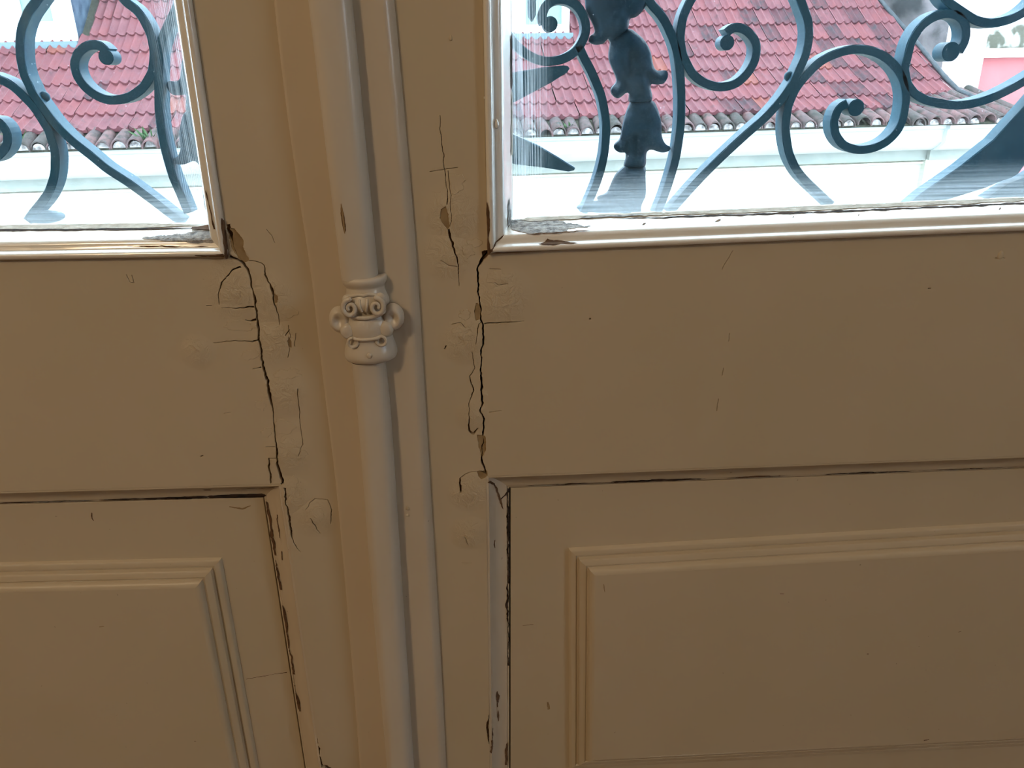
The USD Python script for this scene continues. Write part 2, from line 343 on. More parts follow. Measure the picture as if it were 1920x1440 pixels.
# ------------------------------------------------------------------ joinery helpers
def line_through(a, b):
    a, b = np.asarray(a, float), np.asarray(b, float); return a, (b - a) / np.linalg.norm(b - a)
def meet(l1, l2):
    (a, d), (b, e) = l1, l2
    t = np.linalg.solve(np.column_stack([d, -e]), b - a)[0]
    return a + d * t
def at_z(l, z): a, d = l; return a + d * (z - a[1]) / d[1]
def at_x(l, x): a, d = l; return a + d * (x - a[0]) / d[0]
def inset(quad, u):
    """quad: four corners in order; moved inwards by u"""
    q = np.asarray(quad, float); c = q.mean(0); L = []
    for i in range(4):
        a, b = q[i], q[(i + 1) % 4]; d = (b - a) / np.linalg.norm(b - a); n = np.array([-d[1], d[0]])
        if (c - a) @ n < 0: n = -n
        L.append((a + n * u, d))
    return np.array([meet(L[i - 1], L[i]) for i in range(4)])
def moulding(quad, prof, wob=0.0, seed=0):
    """four mitred lengths of moulding round the quad. prof: (inward distance, y). Returns one mesh per side."""
    loops = [inset(quad, u) for u, _ in prof]
    out = []
    for i in range(4):
        j = (i + 1) % 4
        L = np.linalg.norm(loops[0][j] - loops[0][i]); n = max(2, int(L / 0.012))
        t = np.linspace(0, 1, n)
        rows = []
        for k, ((u, y), lp) in enumerate(zip(prof, loops)):
            p = lp[i] + t[:, None] * (lp[j] - lp[i])
            yy = y + wob * 2 * fz(t * L / 0.03 + k * 0.7, seed + i) * np.minimum(1, np.minimum(t, 1 - t) * 20)
            rows.append(lift(p, yy))
        rows = np.array(rows); K = len(prof)
        v = rows.reshape(-1, 3)
        a = (np.arange(K - 1)[:, None] * n + np.arange(n - 1)[None]).ravel()
        f = np.column_stack([a, a + 1, a + n + 1, a + n])
        # face the room
        f3 = np.vstack([f[:, [0, 1, 2]], f[:, [0, 2, 3]]])
        nn = np.cross(v[f3[:, 1]] - v[f3[:, 0]], v[f3[:, 2]] - v[f3[:, 0]]).sum(0)
        if nn[1] > 0: f3 = f3[:, ::-1]
        out.append((v, f3))
    return out
BEAD = [(0, .004), (0, -.0012), (.0004, -.0022), (.0010, -.0029), (.0019, -.0032), (.0028, -.0028), (.0034, -.0018), (.0038, -.0004), (.0046, .0004), (.0062, .0008), (.0074, .0014),
        (.0082, .0024), (.0092, .0048), (.0102, .0078), (.0114, .0112), (.0124, .0140), (.0130, .0156), (.0131, .0180)]
COVE = [(0, .004), (0, .0001), (.0012, .0001), (.0016, .0014), (.0028, .0030), (.0048, .0052), (.0072, .0070), (.0098, .0080), (.0112, .0082), (.0116, .0092), (.0128, .0093), (.0130, .0140)]
COVE = [(u, y + .0003) for u, y in COVE]
PANEL_Y = .0098
RAISE = [(-.0004, PANEL_Y + .0004), (0, PANEL_Y), (.0006, .0080), (.0016, .0073), (.0040, .0071), (.0047, .0079), (.0055, .0079), (.0060, .0056), (.0070, .0049), (.0096, .0044), (.0104, .0050), (.0111, .0049), (.0117, .0030), (.0126, .0021), (.0140, .0017), (.0148, .0016)]

def decal(bead_quad, side, prof, pts, w, eps=0.00012):
    """a crack in a moulding: pts are (distance along the side from its first corner, inward u) in metres, w its widths in mm"""
    c, t = jagged(pts, 0.0006, 0.0008)
    p = crack_poly(c, t, w)
    return decal_poly(bead_quad, side, prof, p, eps)
def decal_poly(quad, side, prof, p, eps=0.00012, thick=None):
    us = np.array([u for u, _ in prof]); ys = np.array([y for _, y in prof])
    q = np.asarray(quad, float); a, b = q[side], q[(side + 1) % 4]; d = (b - a) / np.linalg.norm(b - a); n = np.array([-d[1], d[0]])
    if (q.mean(0) - a) @ n < 0: n = -n
    m = MB(); hi = us.max()
    for g in polys(p):
        cells = []
        for k in range(len(us) - 1):
            if us[k + 1] - us[k] < 1e-5: continue
            x0, _, x1, _ = g.bounds
            cells += polys(g.intersection(sbox(x0 - 1, us[k], x1 + 1, us[k + 1])))
        for cpoly in cells:
            v, f = tri(cpoly)
            uu = np.clip(v[:, 1], 0, hi)
            y = np.interp(uu, us + np.arange(len(us)) * 1e-9, ys)
            sl = np.interp(uu + .0002, us + np.arange(len(us)) * 1e-9, ys) - np.interp(uu - .0002, us + np.arange(len(us)) * 1e-9, ys)
            nu = sl / .0004; ln = np.sqrt(1 + nu ** 2)
            pos = a + v[:, :1] * d + (v[:, 1] + eps * nu / ln)[:, None] * n
            V = lift(pos, y - eps / ln)
            m.add(V, orient(V, f, (0, -1, 0)))
    return m.get() if m.n else None

# ------------------------------------------------------------------ lines of the two leaves, traced in the door's plane
seam_line = line_through(P(660, 260), P(742, 1300))
R_bead = (line_through(P(905, 0), P(914, 470)), line_through(P(913, 474), P(1920, 432)))
L_bead = (line_through(P(360, 0), P(428, 470)), line_through(P(428, 480), P(0, 487)))
R_pan = (line_through(P(912, 893), P(919, 1440)), line_through(P(912, 893), P(1920, 855)))
L_pan = (line_through(P(526, 908), P(602, 1440)), line_through(P(526, 908), P(0, 922)))
GT = 2.08                                    # top of the glass
R_hx, L_hx = LX1 - .072, LX0 + .072          # inner edges of the hinge stiles
fb = P(1100, 1425, .0016)[1]
PB = fb - .058                               # bottom edge of the lower panels
# corner order: inner-bottom (at the meeting stile), outer-bottom, outer-top, inner-top
def quad_from(vl, hl, hx, top):
    return np.array([meet(vl, hl), at_x(hl, hx), [hx, top], at_z(vl, top)])
RG, LG = quad_from(*R_bead, R_hx, GT), quad_from(*L_bead, L_hx, GT)
def quad_panel(vl, hl, hx):
    return np.array([meet(vl, hl), at_x(hl, hx), [hx, PB], at_z(vl, PB)])     # inner-top, outer-top, outer-bottom, inner-bottom
RP, LP = quad_panel(*R_pan, R_hx), quad_panel(*L_pan, L_hx)

left = thing('door_1', 'left leaf of the old cream french window, with the half round bolt cover strip on its meeting edge', 'door', kind='structure')
right = thing('door_2', 'right leaf of the old cream french window, with cracked paint at the joint under its glass', 'door', kind='structure')

# joints between stile and rail: one jagged centre line shared by both boards
Lj_px = [(433, 481), (445, 487), (455, 493), (464, 504), (469, 522), (475, 551), (478, 567), (480, 587), (484, 613), (484, 638), (491, 658), (493, 689), (502, 720), (508, 749), (513, 784), (515, 807), (518, 835), (519, 860), (525, 887), (530, 907)]
Rj_px = [(911, 477), (904, 489), (897, 500), (895, 518), (897, 540), (898, 564), (901, 580), (900, 598), (903, 604), (907, 611), (906, 647), (901, 658), (903, 675), (902, 695), (903, 720), (904, 758), (900, 771), (908, 787), (907, 804), (904, 835), (905, 862), (908, 878), (912, 891)]
Ljc, Ljt = jagged(np.vstack([LG[0], PP(Lj_px), LP[0]]), .0005)
Rjc, Rjt = jagged(np.vstack([RG[0], PP(Rj_px), RP[0]]), .0005)
Lj = crack_poly(Ljc, Ljt, [1.4, 1.2, .8, .9, 1.3, .9, 1.6, 1.3, .5, .45, .9, 1.5, 1.2])
Rj = crack_poly(Rjc, Rjt, [1.9, .9, .6, .8, .9, .6, .9, 1.0, .8, 1.1, .9, .8])

# cracks in the paint of the left leaf
Lcr = [Lj,
    crack([(534, 915), (536, 940), (541, 966), (547, 1003), (553, 1020), (563, 1035)], [1.1, .8, 1.0, 1.3, .5, .25]),
    crack([(427, 421), (433, 440), (435, 462), (447, 480), (455, 491)], [2.1, 1.6, .6, .5, .5]),
    crack([(451, 500), (433, 509), (424, 522), (413, 535), (408, 551), (411, 571)], [.7, .5, .45, .6, .5, .15]),
    crack([(476, 575), (455, 578), (415, 578)], [1.0, .4, .15], .0004), crack([(387, 573), (397, 573)], [.3, .3], .0002),
    crack([(480, 599), (470, 602), (460, 600)], [1.4, .5, .3], .0003), crack([(484, 638), (470, 641), (451, 639), (424, 639), (400, 643)], [.9, .45, .35, .3, .15], .0004),
    crack([(490, 689), (474, 692)], [.5, .2], .0003),
    crack([(464, 489), (478, 490), (493, 497), (499, 504), (497, 515), (501, 527), (507, 531), (511, 551), (513, 569), (518, 580), (522, 593), (524, 609)], [.25, .4, .5, .9, .6, 1.3, .6, .5, .35, .2]),
    crack([(535, 629), (543, 618)], [.3, .3], .0002), crack([(558, 729), (560, 749), (562, 793), (568, 833), (560, 855)], [.5, .35, .18, .2, .15]),
    crack([(504, 860), (505, 882), (508, 907)], [.7, .9, .8]), crack([(498, 838), (515, 838)], [.3, .4], .0002), crack([(503, 860), (520, 860)], [.5, .5], .0002),
    crack([(573, 956), (582, 945), (591, 936), (613, 937), (622, 956), (620, 982)], [.15, .3, .35, .3, .5, .2]),
    crack([(582, 972), (590, 985), (600, 1000)], [.3, .5, .2]), crack([(541, 610), (543, 640), (540, 670)], [.15, .2, .1]),
    crack([(420, 775), (432, 773)], [.25, .2], .0002), crack([(376, 856), (381, 854)], [.6, .6], .0002), crack([(583, 1363), (589, 1385), (594, 1408), (602, 1440)], [1.2, 2.8, 2.4, 3.6]),
    crack([(606, 1437), (622, 1447)], [4, 5]),
    crack([(555, 625), (553, 650)], [.1, .15]), crack([(237, 515), (243, 530), (251, 530), (247, 516)], [.2, .25, .2], .0002), crack([(500, 430), (515, 455)], [.15, .15]), crack([(565, 352), (561, 363)], [.5, .4], .0002)]
Lun = [Polygon(PP([(432, 431), (438, 431), (455, 451), (453, 464), (464, 487), (455, 491), (438, 469), (434, 453)])).buffer(.0006),
    Polygon(PP([(513, 550), (521, 556), (520, 567), (513, 569)])),
    Polygon(PP([(541, 630), (547, 640), (546, 652), (541, 650), (538, 640)]))]
Rcr = [Rj,
    crack([(904, 477), (911, 476), (918, 470)], [2.6, 3.2, 1.8], .0003),
    crack([(841, 430), (844, 451), (852, 469), (857, 491), (860, 518), (861, 536)], [.9, 1.1, .8, .5, .3, .12]), crack([(857, 500), (842, 498), (827, 488)], [.35, .25, .1]),
    crack([(825, 217), (828, 267), (833, 317), (838, 367), (838, 384)], [.1, .28, .3, .25, .3]), crack([(840, 320), (845, 367), (847, 410), (843, 425)], [.2, .2, .15, .1]), crack([(806, 322), (830, 318), (858, 314)], [.12, .15, .1], .0003),
    crack([(908, 607), (935, 605), (982, 602)], [.8, .5, .15], .0003), crack([(918, 504), (938, 505)], [.12, .3], .0002), crack([(928, 530), (935, 535), (952, 532)], [.15, .25, .2], .0004),
    crack([(885, 660), (890, 690), (880, 705), (885, 722), (888, 733), (879, 756), (879, 787), (881, 807), (888, 815), (896, 803)], [.12, .3, .35, .5, .4, .4, .3, .5, 1.2, .6], .0005),
    crack([(912, 888), (900, 883), (884, 884), (872, 889), (862, 896), (863, 908), (864, 924)], [1.8, .6, .35, .35, .7, 1.3, .9], .0004),
    crack([(926, 1366), (918, 1340)], [.5, .2]), crack([(847, 608), (863, 605), (872, 614)], [.15, .25, .2], .0005),
    crack([(892, 646), (897, 608), (903, 604)], [.12, .3, .3]), crack([(917, 773), (940, 770)], [.12, .15], .0002),
    crack([(866, 1056), (884, 1056)], [.2, .2], .0003), crack([(870, 1006), (878, 1022)], [.15, .2]), crack([(834, 655), (837, 648)], [.7, .5], .0002), crack([(828, 1405), (832, 1425), (828, 1440)], [1.0, 1.8, 1.2]),
    crack([(915, 1090), (917, 1130)], [.4, .3]), crack([(917, 1341), (914, 1362), (917, 1395)], [.4, 1.6, .3])]
Run = [Polygon(PP([(836, 386), (827, 393), (824, 409), (831, 422), (839, 431), (843, 424), (841, 409), (839, 393)])),
    Polygon(PP([(894, 569), (901, 578), (900, 598), (893, 600), (890, 584)])).buffer(.0003),
    Polygon(PP([(896, 816), (909, 818), (910, 844), (903, 856), (898, 836)])).buffer(.0003),
    Polygon(PP([(895, 884), (913, 882), (914, 894), (902, 899), (896, 892)]))]

def rough(p, amp=.0005):
    """the torn outline of a chip"""
    c, _ = resample(np.array(p.exterior.coords), .0007); d = np.gradient(c, axis=0); d /= np.linalg.norm(d, axis=1)[:, None] + 1e-12
    CR[0] += 1; k = amp * (2.4 * fz(np.arange(len(c)) * .35, CR[0]) + 1.2 * fz(np.arange(len(c)) * .8, CR[0] + 3)); k[-1] = k[0]
    return Polygon(c + np.column_stack([-d[:, 1], d[:, 0]]) * k[:, None]).buffer(0)

def board(name, poly, parent, cuts, under, y0=0.0, y1=.030, material='cream_paint', label=None):
    """a painted board; its cracks and chips are cut through the paint and show what lies below"""
    poly = poly.buffer(0)
    skin = poly; under = [rough(u) for u in under]
    for c in cuts: 
        if c.intersects(poly): skin = skin.difference(c)
    hit = [u.intersection(poly) for u in under if u.intersects(poly)]
    for u in hit: skin = skin.difference(u)
    skin = unary_union([p for p in polys(skin.buffer(0)) if p.area > 4e-8])
    s = obj(name, plate(skin, y0, y0 + .0024, .00018), material, parent, label=label)
    obj('bare_wood', plate(poly.buffer(.0003), y0 + .0024, y1, 0), 'bare_wood', s)
    for u in hit:
        w = u.difference(unary_union(cuts)).buffer(0)
        for q in polys(w): obj('old_paint_layer', plate(q.buffer(.0002).intersection(poly), y0 + .0005, y0 + .0023, 0), 'old_underpaint', s)
    return s

# left leaf boards
st = np.vstack([[at_z(seam_line, ZT) - [.0006, 0], at_z(L_bead[0], ZT)], [LG[0]], Ljc[1:-1], [LP[0]], [at_z(L_pan[0], ZB)], [at_z(seam_line, ZB) - [.0006, 0]]])
board('meeting_stile', fixpoly(st), left, Lcr, Lun)
board('middle_rail', fixpoly(np.vstack([[LG[1]], [LG[0]], Ljc[1:-1], [LP[0]], [LP[1]]])), left, Lcr, Lun)
board('hinge_stile', sbox(LX0, ZB, L_hx, ZT), left, [], [])
board('top_rail', fixpoly([[L_hx, GT], [L_hx, ZT], at_z(L_bead[0], ZT), LG[3]]), left, [], [])
board('bottom_rail', fixpoly([[L_hx, ZB], [L_hx, PB], LP[3], at_z(L_pan[0], ZB)]), left, [], [])
# right leaf boards
st = np.vstack([[at_z(seam_line, ZT) + [.0006, 0], at_z(R_bead[0], ZT)], [RG[0]], Rjc[1:-1], [RP[0]], [at_z(R_pan[0], ZB)], [at_z(seam_line, ZB) + [.0006, 0]]])
board('meeting_stile', fixpoly(st), right, Rcr, Run)
marks = [crack([(1374, 470), (1367, 480), (1361, 492), (1354, 505)], [.2, .12, .2, .1]), crack([(1105, 598), (1108, 598)], [.7, .7], .0001), crack([(1740, 541), (1745, 541)], [.4, .4], .0001),
         crack([(1368, 625), (1366, 640)], [.1, .15]), crack([(1357, 690), (1354, 704)], [.12, .12]), crack([(1347, 748), (1344, 770)], [.1, .1]), crack([(1866, 484), (1884, 484)], [.25, .2], .0001)]
board('middle_rail', fixpoly(np.vstack([[RG[1]], [RG[0]], Rjc[1:-1], [RP[0]], [RP[1]]])), right, Rcr + marks, Run)
board('hinge_stile', sbox(R_hx, ZB, LX1, ZT), right, [], [])
board('top_rail', fixpoly([[R_hx, GT], [R_hx, ZT], at_z(R_bead[0], ZT), RG[3]]), right, [], [])
board('bottom_rail', fixpoly([[R_hx, ZB], [R_hx, PB], RP[3], at_z(R_pan[0], ZB)]), right, [], [])

# ------------------------------------------------------------------ panels, mouldings, glass
def leaf_fill(leaf, G, PQ, raise_quad, gmat, s):
    names = ('glazing_bead', 'glazing_bead', 'glazing_bead', 'glazing_bead')
    out = []
    for i, m in enumerate(moulding(G, BEAD, .0003, s)): out.append(obj(names[i], m, 'white_bead_paint', leaf, 35))
    cov = [obj('panel_moulding', m, 'cream_gloss' if i == 3 else 'cream_paint', leaf, 35) for i, m in enumerate(moulding(PQ, COVE, .0003, s + 20))]
    inner = inset(G, .0118)
    obj('glass_pane', plate(Polygon(inner), .0157, .0180, 0), gmat, leaf, label='thin dusty window pane with wipe scratches along its edge')
    # the panel: flat margin, moulded step, raised field; it sits a little loose in the cove
    pm = inset(PQ, .0124); gap = .0011
    outer = inset(pm, gap)
    marg = Polygon(outer).difference(Polygon(inset(raise_quad, .0002)))
    pan = obj('panel', plate(marg, PANEL_Y, .020, .0002), 'cream_paint', leaf)
    for m in moulding(raise_quad, RAISE, .00012, s + 40): obj('raised_edge', m, 'cream_paint', pan, 35)
    obj('raised_field', plate(Polygon(inset(raise_quad, .0148)), .0016, .020, 0), 'cream_paint', pan)
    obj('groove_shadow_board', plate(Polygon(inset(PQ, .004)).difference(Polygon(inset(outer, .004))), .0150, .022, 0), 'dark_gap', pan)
    return out, cov, pan, outer
ro = line_through(P(1066, 1027, PANEL_Y), P(1920, 977, PANEL_Y)); rv = line_through(P(1066, 1027, PANEL_Y), P(1067, 1440, PANEL_Y))
lo_ = line_through(P(416, 1045, PANEL_Y), P(0, 1054, PANEL_Y)); lv = line_through(P(416, 1045, PANEL_Y), P(486, 1440, PANEL_Y))
rb = fb - .0148
RR = np.array([meet(rv, ro), at_x(ro, R_hx - .040), [R_hx - .040, rb], at_z(rv, rb)])
LR = np.array([meet(lv, lo_), at_x(lo_, L_hx + .040), [L_hx + .040, rb], at_z(lv, rb)])
Rb, Rc, Rpan, Rout = leaf_fill(right, RG, RP, RR, 'glass_right_pane', 100)
Lb, Lc, Lpan, Lout = leaf_fill(left, LG, LP, LR, 'glass_left_pane', 200)

# torn paint and dried putty where the panes meet the beads, cracks in the mouldings
def along(quad, side, px, py, y=0.002):
    q = np.asarray(quad); a, b = q[side], q[(side + 1) % 4]; d = (b - a) / np.linalg.norm(b - a); return float((P(px, py, y) - a) @ d)
def strip(s0, s1, ulo, uhi, amp, seed, step=.0012):
    s = np.arange(s0, s1, step); t = (s - s0) / (s1 - s0)
    e = np.minimum(1, np.minimum(t, 1 - t) * 14)
    lo = np.interp(t, np.linspace(0, 1, len(ulo)), ulo) + amp * 2 * fz(s / .006, seed) + amp * 1.2 * fz(s / .0022, seed + 31)
    hi = np.interp(t, np.linspace(0, 1, len(uhi)), uhi) + amp * 2 * fz(s / .005, seed + 9) + amp * 1.2 * fz(s / .002, seed + 41)
    mid = (lo + hi) / 2; lo = mid + (lo - mid) * e; hi = mid + np.maximum((hi - mid), 0.0001) * e
    return Polygon(np.vstack([np.column_stack([s, lo]), np.column_stack([s, hi])[::-1]])).buffer(0)
def stick(name, leafpart, quad, side, poly, m, eps=.00015, prof=BEAD):
    d = decal_poly(quad, side, prof, poly, eps)
    if d is not None: obj(name, d, m, leafpart)
a0 = lambda x, y=400: along(RG, 0, x, y, .010)
LEN = np.linalg.norm(RG[1] - RG[0])
stick('putty', Rb[0], RG, 0, strip(a0(1150), LEN - .01, [.0122, .0116, .0120, .0119, .0122], [.0131] * 5, .0004, 31), 'old_putty', .0003)
stick('paint_crack', Rb[0], RG, 0, strip(a0(1150), LEN - .01, [.0113, .0108, .0110, .0111, .0113], [.0117, .0113, .0114, .0114, .0115], .0004, 33), 'dark_gap', .0002)
stick('putty', Rb[0], RG, 0, strip(a0(975), a0(1260), [.0116, .0122, .0120], [.0131] * 3, .0005, 35), 'old_putty', .0004)
stick('paint_crack', Rb[0], RG, 0, strip(a0(1090), a0(1215), [.0119, .0121], [.0127, .0124], .0004, 37), 'grey_weathered', .0006)
def patch(name, part, quad, side, pts, m, eps):
    stick(name, part, quad, side, rough(Polygon(pts), .0006), m, eps)
patch('torn_paint', Rb[0], RG, 0, [(a0(x), u) for x, u in ((958, .0126), (957, .0096), (975, .0084), (990, .0076), (1012, .0079), (1036, .0074), (1058, .0079), (1062, .0090), (1080, .0093), (1110, .0097), (1072, .0104), (1050, .0112), (1046, .0122), (1000, .0127))], 'grey_weathered', .0002)
stick('paint_crack', Rb[0], RG, 0, strip(a0(985), a0(1105), [.0074, .0075, .0082], [.0077, .0078, .0083], .0006, 41), 'bare_wood', .0003)
stick('paint_crack', Rb[0], RG, 0, strip(a0(995), a0(1078), [.0030, .0034, .0032], [.0032, .0049, .0033], .0008, 43), 'bare_wood', .0002)
stick('paint_crack', Rb[0], RG, 0, strip(a0(1018), a0(1048), [.0022, .0030], [.0046, .0044], .0016, 44), 'bare_wood', .0003)
stick('paint_crack', Rb[0], RG, 0, strip(a0(918), a0(1012), [.0001, .0002, .0001], [.0010, .0005, .0004], .0003, 45), 'bare_wood', .0003)
for (x, y, l) in ((1335, 395, 14), (1600, 392, 8), (1200, 388, 9), (1860, 372, 9), (1480, 405, 5)):
    s0 = a0(x); stick('paint_crack', Rb[0], RG, 0, strip(s0, s0 + l * .00027, [.0092, .0098], [.0095, .0102], .0004, 50 + x), 'bare_wood', .0002)
# right leaf: the bead beside the meeting stile (side 3 runs from the top corner down)
LV = np.linalg.norm(RG[0] - RG[3])
v0 = lambda y: along(RG, 3, 912, y, .002)
stick('paint_crack', Rb[3], RG, 3, strip(v0(375), v0(475), [.0000, .0002, .0003, .0000], [.0009, .0018, .0010, .0016], .0006, 61), 'bare_wood', .0003)
stick('paint_crack', Rb[3], RG, 3, strip(v0(60), v0(170), [.0124, .0122], [.0131, .0129], .0002, 63), 'dark_gap', .0003)
stick('paint_crack', Rb[3], RG, 3, strip(v0(172), v0(300), [.0125, .0124, .0120], [.0130, .0131, .0131], .0003, 64), 'old_putty', .0003)
stick('paint_crack', Rb[3], RG, 3, strip(v0(375), v0(432), [.0104, .0100], [.0112, .0122], .0009, 65), 'grey_weathered', .0003)
mit = [(v0(478) - .0002, .0002), (v0(455), .0047), (v0(436), .0086), (v0(418), .0126)]
Lm = LV
d = decal(RG, 3, BEAD, [(Lm - .0003, .0004), (Lm - .0045, .0043), (Lm - .0088, .0084), (Lm - .0122, .0120)], [1.3, .6, .6, 1.4], .0002)
obj('paint_crack', d, 'bare_wood', Rb[3])
# left leaf: bead along the bottom and beside the stile
b0 = lambda x: along(LG, 0, x, 440, .006)
stick('putty', Lb[0], LG, 0, strip(.0125, LEN - .02, [.0114, .0118, .0119, .0122, .0120], [.0131] * 5, .0003, 71), 'old_putty', .0004)
stick('paint_crack', Lb[0], LG, 0, strip(.0123, LEN - .02, [.0109, .0114, .0117, .0119, .0118], [.0116, .0119, .0121, .0122, .0121], .0003, 73), 'dark_gap', .0003)
patch('torn_paint', Lb[0], LG, 0, [(.0112, .0122), (b0(372), .0112), (b0(350), .0098), (b0(318), .0092), (b0(262), .0084), (b0(300), .0080), (b0(318), .0072), (b0(345), .0070), (b0(372), .0060), (.0062, .0062)], 'grey_weathered', .0002)
stick('paint_crack', Lb[0], LG, 0, strip(.0085, b0(350), [.0106, .0109], [.0124, .0114], .0005, 76), 'bare_wood', .0006)
stick('paint_crack', Lb[0], LG, 0, strip(b0(395), b0(228), [.0046, .0049, .0052], [.0048, .0053, .0053], .0006, 77), 'bare_wood', .0002)
stick('paint_crack', Lb[0], LG, 0, strip(.0005, b0(370), [.0003, .0012], [.0014, .0016], .0008, 78), 'bare_wood', .0003)
w0 = lambda y: along(LG, 3, 395, y, .003)
stick('paint_crack', Lb[3], LG, 3, strip(w0(355), w0(432), [.0062, .0046], [.0068, .0054], .0006, 81), 'bare_wood', .0003)
stick('paint_crack', Lb[3], LG, 3, strip(w0(405), LV - .0005, [-.0001, .0001], [.0005, .0012], .0005, 83), 'bare_wood', .0003)
stick('paint_crack', Lb[3], LG, 3, strip(w0(300), w0(345), [.0100, .0104], [.0104, .0110], .0003, 85), 'old_underpaint', .0003)
stick('paint_crack', Lb[3], LG, 3, strip(LV - .012, LV - .0035, [.0118, .0040], [.0126, .0060], .0006, 86), 'bare_wood', .0004)

# lower panels: torn filler along the gap under the rail, mitre cracks, marks in the coves
def cs(Q, side, px, py): return along(Q, side, px, py, .006)
for k, (x0, x1, u0_, u1_, m_) in enumerate(((985, 1150, .0108, .0121, 'dark_gap'), (1140, 1330, .0102, .0124, 'dark_gap'), (1365, 1480, .0106, .0122, 'bare_wood'), (1540, 1720, .0108, .0124, 'dark_gap'), (1700, 1960, .0112, .0122, 'bare_wood'))):
    stick('paint_crack', Rc[0], RP, 0, strip(cs(RP, 0, x0, 900), cs(RP, 0, x1, 880), [u0_ + .0006, u0_, u0_ + .0007], [u1_ - .0004, u1_, u1_ - .0003], .0005, 90 + k), m_, .0004, COVE)
for k, (x0, x1, u0_, u1_, m_) in enumerate(((500, 385, .0096, .0128, 'dark_gap'), (400, 180, .0104, .0124, 'dark_gap'), (170, 20, .0110, .0122, 'grey_weathered'), (120, -60, .0114, .0124, 'dark_gap'))):
    stick('paint_crack', Lc[0], LP, 0, strip(cs(LP, 0, x0, 945), cs(LP, 0, x1, 950), [u0_, u0_ + .0002, u0_ + .0006], [u1_, u1_, u1_ - .0005], .0005, 100 + k), m_, .0004, COVE)
stick('paint_crack', Lc[0], LP, 0, strip(cs(LP, 0, 516, 905), cs(LP, 0, 440, 920), [.0040, .0052], [.0048, .0056], .0007, 110), 'bare_wood', .0003, COVE)
stick('paint_crack', Lc[0], LP, 0, strip(cs(LP, 0, 397, 915), cs(LP, 0, 380, 915), [.0048, .0048], [.0056, .0056], .0003, 111), 'bare_wood', .0003, COVE)
LVp = np.linalg.norm(LP[0] - LP[3])
y0_ = lambda Q, x, y: along(Q, 3, x, y, .006)
obj('paint_crack', decal(RP, 3, COVE, [(y0_(RP, 914, 894), .0008), (y0_(RP, 930, 905), .0042), (y0_(RP, 936, 925), .0062), (y0_(RP, 944, 942), .0078), (y0_(RP, 950, 958), .0092)], [1.0, .9, .7, 1.6, .3], .0003), 'bare_wood', Rc[3])
obj('paint_crack', decal(RP, 3, COVE, [(y0_(RP, 944, 938), .0078), (y0_(RP, 958, 930), .0108), (y0_(RP, 966, 922), .0126)], [.8, .9, 2.2], .0003), 'dark_gap', Rc[3])
for (ya, yb, ua, ub, w_) in ((1295, 1325, .0050, .0051, [.6, 1.6, 1.4, .4]), (1332, 1352, .0055, .0055, [.4, .9, .3]), (1010, 1025, .0042, .0042, [.5, .9, .4]), (1355, 1400, .0018, .0006, [.4, .8, 1.3]), (1400, 1440, .0110, .0108, [1.0, 1.6, 1.3])):
    obj('paint_crack', decal(RP, 3, COVE, [(y0_(RP, 930, ya), ua), (y0_(RP, 930, yb), ub)], w_, .0003), 'bare_wood', Rc[3])
for (ya, yb, ua, ub, w_, m_) in ((925, 1012, .0118, .0120, [.9, .8, 1.4, 2.0, 1.0], 'dark_gap'), (1100, 1170, .0114, .0116, [.6, 1.4, 1.0], 'dark_gap'), (1170, 1255, .0120, .0120, [.5, .35, .9], 'dark_gap'), (1012, 1100, .0122, .0122, [.8, .8], 'dark_gap')):
    obj('paint_crack', decal(RP, 3, COVE, [(y0_(RP, 965, ya), ua), (y0_(RP, 968, yb), ub)], w_, .0004), m_, Rc[3])
for (ya, yb, u_, w_) in ((945, 1045, .0116, [1.2, 1.4, 1.0, 2.2, .8]), (1055, 1110, .0112, [.8, 1.6, 1.0]), (1140, 1200, .0114, [.5, 1.9, 1.3, .7]), (1200, 1270, .0112, [.6, .8, 1.1]), (1310, 1340, .0110, [1.0, 2.2, 1.0]), (1270, 1310, .0116, [.5, .7])):
    obj('paint_crack', decal(LP, 3, COVE, [(y0_(LP, 520, ya), u_), (y0_(LP, 530, yb), u_ - .0004)], w_, .0004), 'bare_wood', Lc[3])
for (ya, yb, u_, w_) in ((965, 1010, .0060, [.3, .6, .3]), (1035, 1052, .0066, [.5, .6])):
    obj('paint_crack', decal(LP, 3, COVE, [(y0_(LP, 520, ya), u_), (y0_(LP, 530, yb), u_ + .0006)], w_, .0003), 'bare_wood', Lc[3])
# a thin split across the left panel and small marks on the panels
def on_panel(name, px, w, y, m, pan):
    p = crack(px, w, .0003, y)
    b = MB()
    for q in polys(p):
        v, f = tri(q); v = lift(v, y - .00015); b.add(v, orient(v, f, (0, -1, 0)))
    obj(name, b.get(), m, pan)
on_panel('paint_crack', [(462, 1273), (490, 1268), (515, 1264), (538, 1260)], [.25, .35, .2, .4], PANEL_Y, 'bare_wood', Lpan)
on_panel('paint_crack', [(172, 961), (173, 972), (176, 976)], [.6, .6, .3], PANEL_Y, 'bare_wood', Lpan)
on_panel('paint_crack', [(430, 950), (455, 953), (470, 948)], [.7, 1.0, .6], PANEL_Y, 'old_underpaint', Lpan)
on_panel('paint_mark', [(1027, 1316), (1029, 1330)], [1.3, 1.6], PANEL_Y, 'old_underpaint', Rpan)
on_panel('paint_crack', [(980, 1172), (1000, 1171)], [.25, .15], PANEL_Y, 'bare_wood', Rpan)
on_panel('paint_crack', [(1462, 1113), (1470, 1113)], [.3, .3], .0016, 'bare_wood', Rpan)
on_panel('paint_mark', [(1625, 1226), (1629, 1226)], [.4, .4], .0016, 'bare_wood', Rpan)
on_panel('paint_mark', [(1797, 1185), (1802, 1183)], [.5, .4], .0016, 'bare_wood', Rpan)
